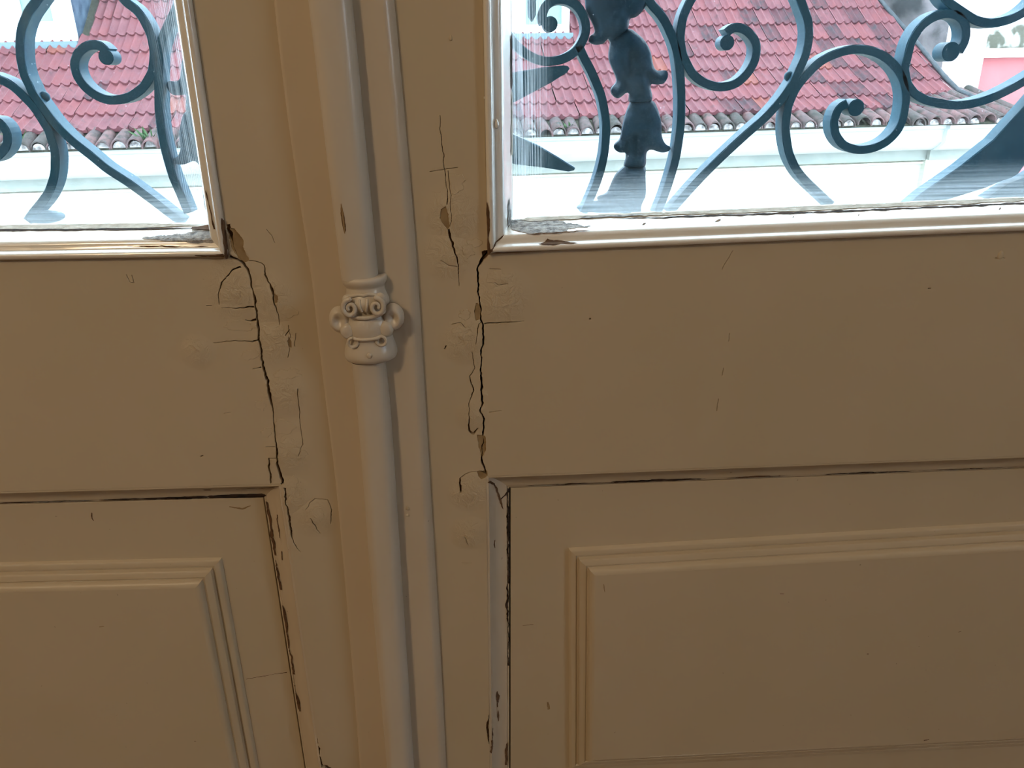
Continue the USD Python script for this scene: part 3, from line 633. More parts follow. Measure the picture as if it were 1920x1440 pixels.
on_panel('paint_mark', [(1132, 1095), (1134, 1110)], [.4, .5], .0016, 'old_underpaint', Rpan)
on_panel('paint_mark', [(186, 1175), (195, 1174)], [.5, .4], .0016, 'old_underpaint', Lpan)
on_panel('paint_mark', [(1732, 1388), (1742, 1386)], [.8, .5], .0016, 'bare_wood', Rpan)

# lifted flakes of paint near the joints
def flake(parent, px, py, w, h, ang, seed):
    c = P(px, py); t = np.linspace(0, 2 * np.pi, 26)[:-1]
    r = 1 + 1.5 * fz(t * 2.2, seed) + .9 * fz(t * 6, seed + 1)
    q = np.column_stack([w * r * np.cos(t), h * r * np.sin(t)]); a = math.radians(ang)
    q = q @ np.array([[math.cos(a), math.sin(a)], [-math.sin(a), math.cos(a)]]) + c
    g = fixpoly(q).difference(TAKEN[0]).buffer(-.0001).buffer(.00005)
    for p in polys(g)[:1]:
        if p.area > 3e-6:
            obj('paint_flake', plate(p, -.00022, .0002, .00012), 'cream_paint', parent); TAKEN[0] = TAKEN[0].union(p.buffer(.0004))
TAKEN = [unary_union([c.buffer(.0002) for c in Lcr + Rcr] + Lun + Run)]
for k, (x, y, w, h, a) in enumerate(((500, 560, 4, 7, 80), (512, 620, 3, 6, 85), (540, 700, 3, 8, 95), (548, 752, 3.5, 5, 60), (535, 800, 4, 7, 90), (556, 850, 3.5, 6, 70), (545, 905, 5, 4, 20), (594, 965, 5, 6, 40), (430, 545, 4, 6, 60), (455, 562, 4, 3, 0), (450, 610, 7, 3, 3), (470, 665, 4, 3, 10), (488, 760, 3, 3, 0), (500, 810, 3, 3, 30), (545, 585, 3, 5, 90), (495, 535, 3, 6, 80))):
    flake(left, x, y, w * .001, h * .00085, a, 300 + k)
for k, (x, y, w, h, a) in enumerate(((868, 625, 4, 6, 70), (875, 680, 3, 6, 90), (892, 740, 2.5, 6, 90), (870, 930, 4, 6, 80), (872, 1010, 3, 5, 80), (878, 470, 3, 4, 30), (890, 455, 4, 3, 20), (935, 520, 6, 4, 0), (945, 560, 7, 5, 10), (845, 345, 6, 6, 0), (870, 590, 3, 3, 0))):
    flake(right, x, y, w * .001, h * .00085, a, 340 + k)

# drips of paint
def drip(parent, px, py, rx, ry, y=0.0, h=.0005, m='cream_paint'):
    s = trimesh.creation.icosphere(2); s.apply_scale([rx, h, ry]); c = P(px, py, y)
    s.vertices[:, 0] += (s.vertices[:, 2] / ry) * 0.0
    k = 1 - .25 * (s.vertices[:, 2] / ry); s.vertices[:, 0] *= k
    s.apply_translation([c[0], y, c[1]]); obj('paint_drip', s, m, parent, True)
drip(right, 845, 71, .0008, .0013)
for x, y, a, b in ((922, 170, .0007, .0009), (922, 197, .0008, .0011), (931, 232, .0010, .0021), (909, 183, .0006, .0008)): drip(right, x, y, a, b, .0004, .0010, 'white_bead_paint')
drip(right, 1876, 478, .0015, .0022); drip(left, 764, 953, .001, .0012, -.0058); drip(left, 764, 966, .001, .001, -.0058)

# ------------------------------------------------------------------ the cover strip on the meeting edges, and the bolt
AY = -.0055                                            # its front face
le = smooth_line(PP([(500, -60), (508, 0), (529, 180), (556, 370), (579, 520), (600, 700), (628, 930), (652, 1193), (672, 1440), (680, 1560)], AY), .01)
re_ = smooth_line(PP([(730, -60), (737, 0), (757, 220), (779, 480), (793, 700), (808, 950), (823, 1193), (836, 1440), (842, 1560)], AY), .01)
def ext(c):
    top = at_z(line_through(c[3], c[0]), ZT - .01); bot = at_z(line_through(c[-3], c[-1]), ZB + .02)
    return np.vstack([top, c, bot])
le, re_ = ext(le), ext(re_)
zs = np.concatenate([[ZT - .01], np.linspace(.90, .28, 60), [ZB + .02]])
lx = np.interp(zs, le[::-1, 1], le[::-1, 0]); rx = np.interp(zs, re_[::-1, 1], re_[::-1, 0])
prof = [(0, 0.0, .001), (0, 0.0, -.0006), (0, .0003, -.0013), (0, .0009, -.0018), (0, .0018, -.0020), (0, .0100, -.0032), (0, .0200, -.0045), (1, -.0080, -.0055), (1, -.0048, -.0055), (1, -.0036, -.0052), (1, -.0024, -.0045), (1, -.0013, -.0034), (1, -.0005, -.0020), (1, 0.0, -.0004), (1, 0.0, .001)]
rows = []
for e, dx, y in prof:
    x = (lx if e == 0 else rx) + dx
    rows.append(np.column_stack([x, np.full(len(zs), y), zs]))
rows = np.array(rows); K, N_ = len(prof), len(zs)
a = (np.arange(K - 1)[:, None] * N_ + np.arange(N_ - 1)[None]).ravel()
astr = obj('cover_strip', (rows.reshape(-1, 3), np.column_stack([a, a + N_, a + N_ + 1, a + 1])[:, ::-1]), 'cream_gloss', left, 40, label='flat cream strip with a rounded right edge that covers the gap between the leaves')

bolt = thing('espagnolette_bolt', 'cream painted half round bolt rod running down the meeting strip through an ornate cast collar', 'bolt')
def rod(pl, pr, name, h, zt=None, zb=None):
    y = AY - .004
    L_ = smooth_line(PP(pl, y), .006); R_ = smooth_line(PP(pr, y), .006)
    z1, z0 = min(L_[0, 1], R_[0, 1]), max(L_[-1, 1], R_[-1, 1])
    z = np.linspace(z1, z0, 70)
    lx = np.interp(z, L_[::-1, 1], L_[::-1, 0]); rx = np.interp(z, R_[::-1, 1], R_[::-1, 0])
    if zt: z = np.r_[zt, z]; lx = np.r_[lx[0] + (lx[0] - lx[9]) / (z[1] - z[10]) * (zt - z[1]), lx]; rx = np.r_[rx[0] + (rx[0] - rx[9]) / (z[1] - z[10]) * (zt - z[1]), rx]
    if zb: 
        sl, sr = (lx[-1] - lx[-12]) / (z[-1] - z[-12]), (rx[-1] - rx[-12]) / (z[-1] - z[-12])
        lx = np.r_[lx, lx[-1] + sl * (zb - z[-1])]; rx = np.r_[rx, rx[-1] + sr * (zb - z[-1])]; z = np.r_[z, zb]
    cx, hw = (lx + rx) / 2, (rx - lx) / 2
    # flattened half round section
    th = np.linspace(-math.pi / 2 - .45, math.pi / 2 + .45, 27)
    sx = np.sign(np.sin(th)) * np.abs(np.sin(th)) ** .62; sy = np.sign(np.cos(th)) * np.abs(np.cos(th)) ** .75
    rows = np.array([np.column_stack([cx + hw * a_, AY - .001 - h * np.maximum(b_, -.42) + 0 * z, z]) for a_, b_ in zip(sx, sy)])
    n = len(z); K = len(th); i = (np.arange(K - 1)[:, None] * n + np.arange(n - 1)[None]).ravel()
    v = rows.reshape(-1, 3); f = np.column_stack([i, i + n, i + n + 1, i + 1])[:, ::-1]
    caps = MB().add(v, f)
    for e in (0, n - 1):
        ring = rows[:, e]; c = ring.mean(0)
        vv = np.vstack([ring, c]); ff = np.array([[k, k + 1, K] for k in range(K - 1)])
        caps.add(vv, orient(vv, ff, (0, 0, 1 if e == 0 else -1)))
    return obj(name, caps.get(), 'rod_paint', bolt, 45), (z, cx, hw)
r1, R1 = rod([(570, -60), (577, 0), (608, 260), (627, 420), (640, 524)], [(651, -60), (658, 0), (683, 260), (698, 420), (708, 524)], 'upper_rod', .0085, zt=2.0)
r2, R2 = rod([(658, 676), (672, 800), (697, 1120), (725, 1440), (734, 1560)], [(721, 676), (733, 800), (754, 1120), (775, 1440), (781, 1560)], 'lower_rod', .0082, zb=.10)
def rod_patch(name, parent, R, h, z0, z1, off0, off1, w, m, seed):
    """a worn spot on the rod's round face. off: place across the rod, -1..1"""
    z, cx, hw = R
    zz = np.linspace(z0, z1, 26); t = np.linspace(0, 1, 26)
    c = np.interp(zz, z[::-1], cx[::-1]); h_ = np.interp(zz, z[::-1], hw[::-1])
    ww = w * np.sin(np.pi * t) ** .6 * (1 + 1.4 * fz(t * 9, seed))
    o = off0 + (off1 - off0) * t; b = []
    for sgn in (-1, -.33, .33, 1):
        a_ = np.clip(o + sgn * ww, -.97, .97)
        thh = np.arcsin(np.sign(a_) * np.abs(a_) ** (1 / .62)); sy = np.cos(thh) ** .75
        b.append(np.column_stack([c + h_ * a_, AY - .001 - h * sy - .00012, zz]))
    v = np.array(b).reshape(-1, 3); n = 26; i = (np.arange(3)[:, None] * n + np.arange(n - 1)[None]).ravel()
    f3 = np.vstack([np.column_stack([i, i + n, i + n + 1]), np.column_stack([i, i + n + 1, i + 1])])
    obj(name, (v, orient(v, f3, (0, -1, 0))), m, parent, True)
rod_patch('worn_spot', r1, R1, .0085, P(642, 375, AY)[1], P(648, 432, AY)[1], -.42, -.40, .085, 'old_underpaint', 3)
rod_patch('worn_spot', r1, R1, .0085, P(642, 395, AY)[1], P(648, 428, AY)[1], -.34, -.33, .03, 'bare_wood', 4)
rod_patch('worn_spot', r1, R1, .0085, P(640, 385, AY)[1], P(646, 425, AY)[1], -.47, -.45, .022, 'bare_wood', 5)

# the cast collar: turned rims, two scrolls, two round ears and two small rings
def collar():
    yb = AY
    top = (P(640, 528, AY - .006) + P(722, 528, AY - .006)) / 2; bot = (P(646, 672, AY - .006) + P(742, 672, AY - .006)) / 2
    ax = bot - top; Ln = np.linalg.norm(ax); ax /= Ln; pr = np.array([-ax[1], ax[0]])
    pr = np.array([1.0, .02])
    def W3(s, u, v):           # s 0..1 down the axis, u across (m), v proud of the strip (m)
        q = top + ax * s * Ln + pr * u
        return np.array([q[0], yb - v, q[1]])
    # half-width and height along the axis
    S = [-.055, -.05, -.03, 0.0, .03, .06, .075, .09, .14, .18, .21, .25, .30, .34, .38, .42, .48, .54, .60, .66, .70, .74, .77, .80, .85, .90, .95, .99, 1.02, 1.04, 1.045]
    Wd = [8.8, 10.1, 10.6, 10.6, 10.4, 9.7, 9.2, 9.0, 9.2, 9.7, 10.2, 10.8, 11.0, 10.4, 9.4, 9.6, 11.0, 11.6, 11.4, 10.6, 10.6, 11.0, 11.3, 11.6, 12.2, 12.7, 12.9, 12.8, 12.3, 11.0, 9.0]
    Hh = [8.8, 10.2, 10.9, 11.0, 10.7, 9.8, 9.4, 9.4, 9.8, 10.6, 11.6, 12.4, 12.4, 11.4, 10.0, 10.2, 11.4, 12.2, 12.4, 12.2, 11.6, 11.2, 11.2, 11.4, 12.0, 12.6, 12.8, 12.6, 11.9, 10.6, 8.8]
    th = np.linspace(-math.pi / 2, math.pi / 2, 33); s = np.array(S)
    rows = []
    for t in th:
        rows.append(np.array([W3(a, w * 1e-3 * math.sin(t), h * 1e-3 * abs(math.cos(t)) ** .8 - .0002) for a, w, h in zip(s, Wd, Hh)]))
    rows = np.array(rows); n = len(s); K = len(th); i = (np.arange(K - 1)[:, None] * n + np.arange(n - 1)[None]).ravel()
    v = rows.reshape(-1, 3); f = np.column_stack([i, i + n, i + n + 1, i + 1])
    f3 = np.vstack([f[:, [0, 1, 2]], f[:, [0, 2, 3]]])
    nn = np.cross(v[f3[:, 1]] - v[f3[:, 0]], v[f3[:, 2]] - v[f3[:, 0]]).sum(0)
    if nn[1] > 0: f3 = f3[:, ::-1]
    b = MB().add(v, f3)
    for e in (0, n - 1):
        ring = rows[:, e]; c = ring.mean(0); vv = np.vstack([ring, c])
        b.add(vv, orient(vv, np.array([[k, k + 1, K] for k in range(K - 1)]), (0, 0, 1 if e == 0 else -1)))
    body = obj('collar', b.get(), 'rod_paint', bolt, 60, label='ornate cast collar with scrolls and round ears')
    def blob(name, s_, u, v, ru, rs, rv, dimple=0.0):
        m = trimesh.creation.icosphere(3); p = m.vertices.copy(); r = np.hypot(p[:, 0], p[:, 2])
        k = np.where(p[:, 1] < 0, 1 - dimple * np.exp(-(r / .42) ** 2) + .10 * np.exp(-((r - .72) / .16) ** 2), 1.0)
        p[:, 1] *= k
        q = np.array([W3(s_ + 0, u, v) + np.array([a_ * ru, b_ * rv, c_ * rs]) for a_, b_, c_ in p])
        obj(name, trimesh.Trimesh(q, m.faces, process=False), 'rod_paint', body, True)
    def scroll(name, pts, r0_, r1_):
        p = np.array(pts, float); c = np.column_stack([smooth_line(p[:, :2], .02), np.interp(np.linspace(0, 1, len(smooth_line(p[:, :2], .02))), np.linspace(0, 1, len(p)), p[:, 2])])
        q = np.array([W3(a_, u_, v_) for a_, u_, v_ in c]); m = MB(); R = np.linspace(r0_, r1_, len(q))
        d = np.gradient(q, axis=0); d /= np.linalg.norm(d, axis=1)[:, None]
        ang = np.linspace(0, 2 * np.pi, 9)[:-1]; V = []
        for k in range(len(q)):
            x = np.cross(d[k], [0, 1, 0.01]); x /= np.linalg.norm(x); y = np.cross(d[k], x)
            V.append(q[k] + R[k] * (np.cos(ang)[:, None] * x + np.sin(ang)[:, None] * y))
        V = np.vstack(V); n = 8; F = []
        for k in range(len(q) - 1):
            for j in range(n): F.append([k * n + j, k * n + (j + 1) % n, (k + 1) * n + (j + 1) % n, (k + 1) * n + j])
        m.add(V, F)
        for k in (0, len(q) - 1):
            sp = trimesh.creation.icosphere(1, R[k]); sp.apply_translation(q[k]); m.tm(sp)
        obj(name, m.get(), 'rod_paint', body, True)
    for sg in (-1, 1):
        blob('round_ear', .47, sg * .0128, .0050, .0052, .0066, .0052, .55)
        # volute: a spiral of about one and a half turns on the shoulder
        sp = []
        for k in range(22):
            t = k / 21; a_ = 2.6 * math.pi * t; r = .0044 * (1 - .72 * t)
            sp.append((.285 - r * math.cos(a_) / Ln, sg * (.0062 + r * math.sin(a_) * .85), .0118 - .0002 * k / 21 + .0006))
        scroll('volute', sp, .0013, .0009)
        blob('shoulder', .20, sg * .0078, .0085, .0024, .0026, .0022)
        ring = [(.735 - .0023 * math.cos(k / 13 * 2 * math.pi) / Ln, sg * .0068 + .0023 * math.sin(k / 13 * 2 * math.pi), .0106) for k in range(14)]
        scroll('eyelet_ring', ring, .0008, .0008)
        blob('leaf_fold', .60, sg * .0092, .0078, .0036, .0042, .0030)
    scroll('leaf_edge', [(.365, -.0100, .0068), (.405, -.0060, .0104), (.425, 0, .0114), (.405, .0060, .0104), (.365, .0100, .0068)], .0010, .0010)
    scroll('leaf_edge', [(.655, -.0098, .0070), (.690, -.0052, .0112), (.700, 0, .0118), (.690, .0052, .0112), (.655, .0098, .0070)], .0009, .0009)
    scroll('leaf_edge', [(.16, -.0060, .0086), (.135, -.0020, .0098), (.15, 0, .0100), (.135, .0020, .0098), (.16, .0060, .0086)], .0009, .0009)
    blob('stud', .905, .0008, .0124, .0013, .0016, .0009)
    scroll('rib', [(.20, -.0018, .0110), (.27, -.0016, .0125), (.33, -.0010, .0118)], .0007, .0006)
    scroll('rib', [(.20, .0018, .0110), (.27, .0016, .0125), (.33, .0010, .0118)], .0007, .0006)
collar()

# ------------------------------------------------------------------ balcony railing: flat iron scrolls and cast bell flowers
RY, RD, RW = 0.40, 0.018, 0.0080
rail = thing('balcony_railing', 'blue green wrought iron balcony railing of flat scrolls and bell flowers outside the glass', 'railing')
def flat_bar(name, px, blob=None, w=RW, world=None, d=RD, y=RY, tip=None):
    c = smooth_line(PP(px, y) if world is None else world, .004)
    g = LineString(c).buffer(w / 2, cap_style=2, join_style=1, quad_segs=4)
    if blob is not None:
        q, r = blob; g = unary_union([g, Point(*(P(*q, y) if len(q) == 2 else q[:2])).buffer(r)])
    g = g.buffer(0).simplify(.00005)
    return obj(name, plate(g, y, y + d, .0008), 'iron_paint', rail, 30)
def mirror_world(px, xc): return PP(px, RY) * [-1, 1] + [2 * xc, 0]
XC = (P(297, 133, RY)[0] + P(1276, 153, RY)[0]) / 2
heartL = [(340, 418), (307, 393), (277, 370), (240, 343), (200, 317), (167, 290), (133, 263), (103, 233), (80, 203), (61, 176), (54, 161), (45, 142), (39, 118), (37, 95), (37, 72), (41, 50), (50, 27), (64, 6), (85, -20), (120, -48), (160, -62), (200, -42), (232, 0), (254, 18), (272, 43), (284, 73), (288, 100), (286, 127), (279, 147), (264, 167), (243, 181), (220, 187), (196, 186), (170, 173), (150, 153), (140, 130), (141, 110), (152, 93), (170, 84), (187, 86), (199, 97)]
flat_bar('scroll', heartL, ((198, 107), .0066))
flat_bar('scroll_stem', [(345, -20), (328, 20), (315, 47), (305, 70), (298, 97), (297, 133), (297, 173), (298, 213), (303, 253), (312, 293), (323, 330), (337, 363), (352, 400)])
flat_bar('scroll', [(50, 415), (63, 397), (83, 373), (96, 347), (102, 320), (102, 287), (93, 253), (80, 227), (62, 201), (43, 180), (20, 160), (0, 150), (-25, 143), (-55, 150), (-82, 172), (-93, 205), (-88, 245), (-68, 280), (-40, 297), (-10, 295), (10, 275), (12, 250), (-2, 230), (-22, 226)], ((-24, 238), .0066))
heartR = [(1255, 400), (1292, 358), (1320, 328), (1348, 300), (1381, 269), (1409, 244), (1437, 219), (1464, 189), (1487, 156), (1499, 131), (1511, 103), (1517, 72), (1516, 42), (1506, 11), (1490, -20), (1450, -50), (1400, -64), (1350, -50), (1312, -20), (1296, 0), (1284, 25), (1277, 55), (1278, 89), (1287, 117), (1303, 142), (1326, 157), (1353, 163), (1381, 156), (1403, 136), (1416, 112), (1419, 86), (1410, 67), (1394, 54), (1376, 52), (1362, 62)]
flat_bar('scroll', heartR, ((1364, 80), .0066))
flat_bar('scroll_stem', [(1205, -20), (1220, 5), (1241, 30), (1257, 60), (1268, 90), (1274, 123), (1277, 160), (1278, 200), (1276, 240), (1269, 290), (1257, 335), (1244, 373), (1232, 402)])
flat_bar('scroll_stem', [(1084, 84), (1088, 92), (1097, 111), (1108, 132), (1119, 157), (1129, 185), (1136, 227), (1136, 262), (1131, 300), (1121, 337), (1108, 370), (1094, 400)])
flat_bar('scroll', [(930, 15), (945, 50), (962, 78), (981, 96), (1000, 108), (1025, 115), (1054, 111), (1078, 97), (1093, 76), (1099, 54), (1095, 32), (1083, 12), (1064, 0), (1042, -1), (1024, 11), (1017, 31), (1021, 44)], ((1032, 45), .0066))
flat_bar('scroll', [(1560, 385), (1533, 360), (1503, 330), (1485, 300), (1476, 267), (1474, 233), (1479, 200), (1493, 167), (1513, 141), (1540, 115), (1573, 99), (1607, 92), (1640, 97), (1667, 112), (1687, 135), (1697, 160), (1699, 193), (1689, 236), (1667, 263), (1640, 277), (1610, 281), (1583, 272), (1568, 252), (1565, 227), (1574, 204), (1590, 193)], ((1606, 202), .0078))
flat_bar('scroll', [(1800, 97), (1811, 74), (1811, 48), (1799, 30), (1779, 25), (1759, 29), (1740, 39), (1723, 56), (1710, 79), (1703, 105), (1698, 130), (1703, 157), (1716, 175), (1734, 186), (1759, 193), (1785, 197), (1813, 196), (1841, 190), (1869, 180), (1894, 168), (1916, 156), (1960, 128), (1990, 100)], ((1784, 97), .0085))
flat_bar('scroll', [(1740, -60), (1760, -25), (1776, 0), (1790, 12), (1806, 23), (1823, 34), (1841, 41), (1864, 43), (1888, 38), (1907, 31), (1925, 20), (1950, -5), (1965, -40)])
# rivets where the scrolls touch
def rivet(px, py, r=.0042):
    s = trimesh.creation.icosphere(2, r); s.apply_scale([1, .7, 1]); c = P(px, py, RY); s.apply_translation([c[0], RY + .0005, c[1]]); obj('rivet', s, 'iron_paint', rail, True)
def side_rivet(px, py, nx, nz):
    s = trimesh.creation.icosphere(2, .0046); s.apply_scale([1, .9, 1]); c = P(px, py, RY + .008); s.apply_translation([c[0], RY + .008, c[1]]); obj('rivet', s, 'iron_paint', rail, True)
side_rivet(84, 181, 1, 1); side_rivet(1479, 143, -1, 1)

def pillow(poly, y, h, dmax, back=.004, step=.0028, folds=(), seed=0):
    """a cast piece: the outline swells towards the room"""
    poly = poly.buffer(.0012).buffer(-.0012).simplify(.0002)
    ring, _ = resample(np.array(poly.exterior.coords), step * .8); ring = ring[:-1]
    x0, z0, x1, z1 = poly.bounds
    gx, gz = np.meshgrid(np.arange(x0, x1, step), np.arange(z0, z1, step * .9)); gx[1::2] += step / 2
    pts = np.column_stack([gx.ravel(), gz.ravel()])
    pin = np.array([p for p in pts if poly.buffer(-step * .5).contains(Point(*p))]).reshape(-1, 2)
    allp = np.vstack([ring, pin]); t = Delaunay(allp).simplices
    cen = allp[t].mean(1); keep = np.array([poly.contains(Point(*c)) for c in cen]); t = t[keep]
    d = np.array([poly.exterior.distance(Point(*p)) for p in allp]); d[:len(ring)] = 0
    k = np.clip(d / dmax, 0, 1); hh = h * np.sqrt(1 - (1 - k) ** 2)
    for line, depth, wid in folds:
        dl = np.array([LineString(line).distance(Point(*p)) for p in allp]); hh *= 1 - depth * np.exp(-(dl / wid) ** 2)
    hh *= 1 + .35 * (meshkit.noise(np.column_stack([allp * 160, allp[:, :1] * 0 + seed])) - .5)
    b = MB(); v = lift(allp, y - hh); b.add(v, orient(v, t, (0, -1, 0)))
    v = lift(allp, y + back); b.add(v, orient(v, t, (0, 1, 0)))
    n = len(ring); i = np.arange(n); j = (i + 1) % n
    v = np.vstack([lift(ring, y), lift(ring, y + back)]); b.add(v, np.column_stack([i, j, j + n, i + n]))
    return b.get()
Z3 = lambda pts: [(900 + a / 3, b / 3) for a, b in pts]
BELLS = [
    Z3([(590, -60), (600, 0), (606, 60), (640, 125), (655, 178), (628, 198), (620, 232), (655, 250), (700, 244), (728, 214), (745, 240), (790, 210), (838, 165), (850, 105), (888, 92), (928, 52), (948, 0), (950, -60)]),
    Z3([(745, 215), (738, 260), (733, 330), (760, 400), (778, 455), (750, 492), (745, 520), (765, 548), (792, 552), (830, 522), (850, 528), (857, 580), (972, 570), (966, 478), (1000, 477), (1042, 470), (1066, 430), (1055, 396), (1010, 398), (985, 375), (968, 290), (940, 235), (895, 188), (838, 160)]),
    Z3([(858, 570), (830, 640), (810, 720), (797, 785), (768, 812), (764, 840), (790, 862), (828, 862), (830, 900), (826, 945), (930, 945), (944, 865), (970, 845), (1030, 862), (1072, 852), (1080, 830), (1050, 812), (1030, 765), (1030, 700), (1010, 620), (972, 565)]),
    Z3([(826, 938), (775, 985), (745, 1045), (722, 1092), (668, 1118), (690, 1150), (760, 1165), (780, 1250), (900, 1250), (915, 1160), (938, 1110), (940, 1050), (938, 990), (930, 938)]),
]
FOLDS = [[], [[(800, 430), (850, 500)], [(935, 420), (968, 470)], [(850, 300), (845, 420)]], [[(880, 760), (885, 860)], [(830, 790), (840, 850)]], [[(850, 1080), (860, 1150)]]]
bell_d = [0, 1, 2, 3]
for k, pts in enumerate(BELLS):
    g = fixpoly(smooth_line(PP(pts + [pts[0]], RY), .002))
    fl = [(PP(Z3(f), RY), .45, .003) for f in FOLDS[k]]
    obj('bell_flower', pillow(max(polys(g), key=lambda q: q.area), RY + .006, .011, .013, .006, folds=fl, seed=k), 'iron_cast', rail, True)
    gm = max(polys(g), key=lambda q: q.area); gm = affinity.translate(affinity.scale(gm, -1, 1, origin=(XC, 0)), -.008, 0)
    obj('bell_flower', pillow(gm, RY + .006, .011, .013, .006, seed=k + 9), 'iron_cast', rail, True)
# pointed leaves of the rosette in the middle, and their mirrored twins behind the meeting stiles
def leaf_piece(px, name='pointed_leaf', both=True):
    w = PP(px, RY); g = fixpoly(w)
    if not both:                       # the broad leaf spreads alike to both sides of its own middle
        xm = P(1990, 240, RY)[0]; g = unary_union([g, affinity.scale(g, -1, 1, origin=(xm, 0))]).buffer(.0008).buffer(-.0008); g = max(polys(g), key=lambda q: q.area)
    obj(name, plate(g, RY, RY + .016, .001), 'iron_paint', rail, 30)
    if both: obj(name, plate(affinity.scale(g, -1, 1, origin=(XC, 0)), RY, RY + .016, .001), 'iron_paint', rail, 30)
leaf_piece(Z3([(505, 385), (495, 372), (470, 368), (370, 376), (200, 405), (40, 440), (-40, 480), (-40, 650), (40, 640), (200, 572), (400, 465), (490, 408)]))
leaf_piece(Z3([(200, 762), (330, 820), (440, 885), (536, 945), (530, 958), (500, 966), (350, 942), (200, 925), (60, 880), (-40, 850), (-40, 690), (60, 705)]))
leaf_piece([(1005, 2), (1005, 28), (999, 40), (992, 30), (990, 0), (1000, -40), (1030, -40)])
cxy = P(900, 195, RY)
obj('rosette', pillow(Point(XC, cxy[1]).buffer(.050), RY + .006, .012, .02, .006), 'iron_cast', rail, True)
# mirrored stems that stand behind the meeting stiles
flat_bar('scroll_stem', None, world=mirror_world([(1084, 84), (1097, 111), (1119, 157), (1129, 185), (1136, 227), (1136, 262), (1131, 300), (1121, 337), (1108, 370), (1094, 400)], XC))
flat_bar('scroll', None, world=mirror_world([(930, 15), (945, 50), (962, 78), (981, 96), (1000, 108), (1025, 115), (1054, 111), (1078, 97), (1093, 76), (1099, 54), (1095, 32), (1083, 12), (1064, 0), (1042, -1), (1024, 11), (1017, 31), (1021, 44)], XC), blob=(tuple(mirror_world([(1032, 45)], XC)[0]) + (0,), .0066))
# the broad leaf at the right
leaf_piece([(1990, 120), (1920, 200), (1863, 262), (1800, 312), (1728, 362), (1700, 385), (1760, 380), (1850, 352), (1877, 340), (1897, 334), (1910, 326), (1922, 310), (1960, 270), (1990, 250)], 'broad_leaf', False)
leaf_piece([(1880, 352), (1893, 344), (1920, 334), (1960, 310), (1990, 300), (1990, 380), (1900, 390), (1850, 372)], 'broad_leaf', False)
for x, y, r_ in ((75, 410, .018), (1140, 390, .030)):
    sp = trimesh.creation.icosphere(3); sp.apply_scale([r_, .014, .006]); c = P(x, y, RY); sp.apply_translation([c[0], RY + .010, c[1]]); obj('boss', sp, 'iron_paint', rail, True)
# frame of the railing, off the picture: rails, end posts, plain balusters below
zb_ = P(960, 408, RY)[1]; xl, xr = -.95, .95
obj('bottom_rail', MB().box((xl, RY - .004, zb_ - .030), (xr, RY + .022, zb_ - .012)).get(), 'iron_paint', rail)
obj('top_rail', MB().box((xl, RY - .010, 1.10), (xr, RY + .028, 1.125)).get(), 'iron_paint', rail)
for x in (xl, xr): obj('post', MB().box((x - .012, RY - .004, -.02), (x + .012, RY + .022, 1.10)).get(), 'iron_paint', rail)
for k in range(12):
    x = xl + (k + .5) * (xr - xl) / 12; obj('baluster', MB().box((x - .006, RY + .003, -.02), (x + .006, RY + .015, zb_ - .030)).get(), 'iron_paint', rail)
obj('balcony_slab', MB().box((-1.1, .18, -.14), (1.1, .50, -.02)).get(), 'stone', label='stone balcony slab under the iron railing', cat='balcony', kind='structure')

# ------------------------------------------------------------------ the house across the street (its own axes, turned a little)
PSI = math.radians(4.0)
ex, ey = np.array([math.cos(PSI), math.sin(PSI), 0]), np.array([-math.sin(PSI), math.cos(PSI), 0])
def HP(px, py, yh):
    """x along the house and z where the pixel meets the plane at distance yh across the street"""
    d = ray(px, py); t = yh / (d @ ey); q = t * d
    return np.array([q @ ex, CAM[2] + q[2]])
def HW(v):
    v = np.asarray(v, float); return CAM * [1, 1, 0] + v[:, :1] * ex + v[:, 1:2] * ey + v[:, 2:] * [0, 0, 1]
def hm(mesh): v, f = (mesh.get() if isinstance(mesh, MB) else mesh); return HW(v), f
house = thing('white_house', 'cream house across the street with a red tiled roof, dormer windows and a white cornice', 'house')
# roof profile: pitch grows from the flared eaves upwards (course = 0.34 m)
Y0 = 9.0; z0 = HP(960, 225, Y0)[1]
PITCHES = [23, 26, 28, 30, 32, 35, 37, 38, 39, 39, 39, 39]
prof_r = [(Y0, z0)]
for a_ in PITCHES: y_, z_ = prof_r[-1]; prof_r.append((y_ + .34 * math.cos(math.radians(a_)), z_ + .34 * math.sin(math.radians(a_))))
prof_r = np.array(prof_r)
def hip_x(k):
    """x of the hip at the top of course k, from the traced hip line"""
    pts = np.array([(1570, -90), (1640, 0), (1700, 70), (1735, 112), (1765, 150), (1795, 180), (1850, 205), (1890, 214)], float)
    y, z = prof_r[k]; best = None
    for t in np.linspace(0, 1, 400):
        q = np.array([np.interp(t, np.linspace(0, 1, len(pts)), pts[:, 0]), np.interp(t, np.linspace(0, 1, len(pts)), pts[:, 1])])
        w = HP(q[0], q[1], y)
        if best is None or abs(w[1] - z) < best[0]: best = (abs(w[1] - z), w[0])
    return best[1]
HIP = [hip_x(k) for k in range(len(prof_r))]
TW = .21
XL = HP(-90, 120, 10)[0]
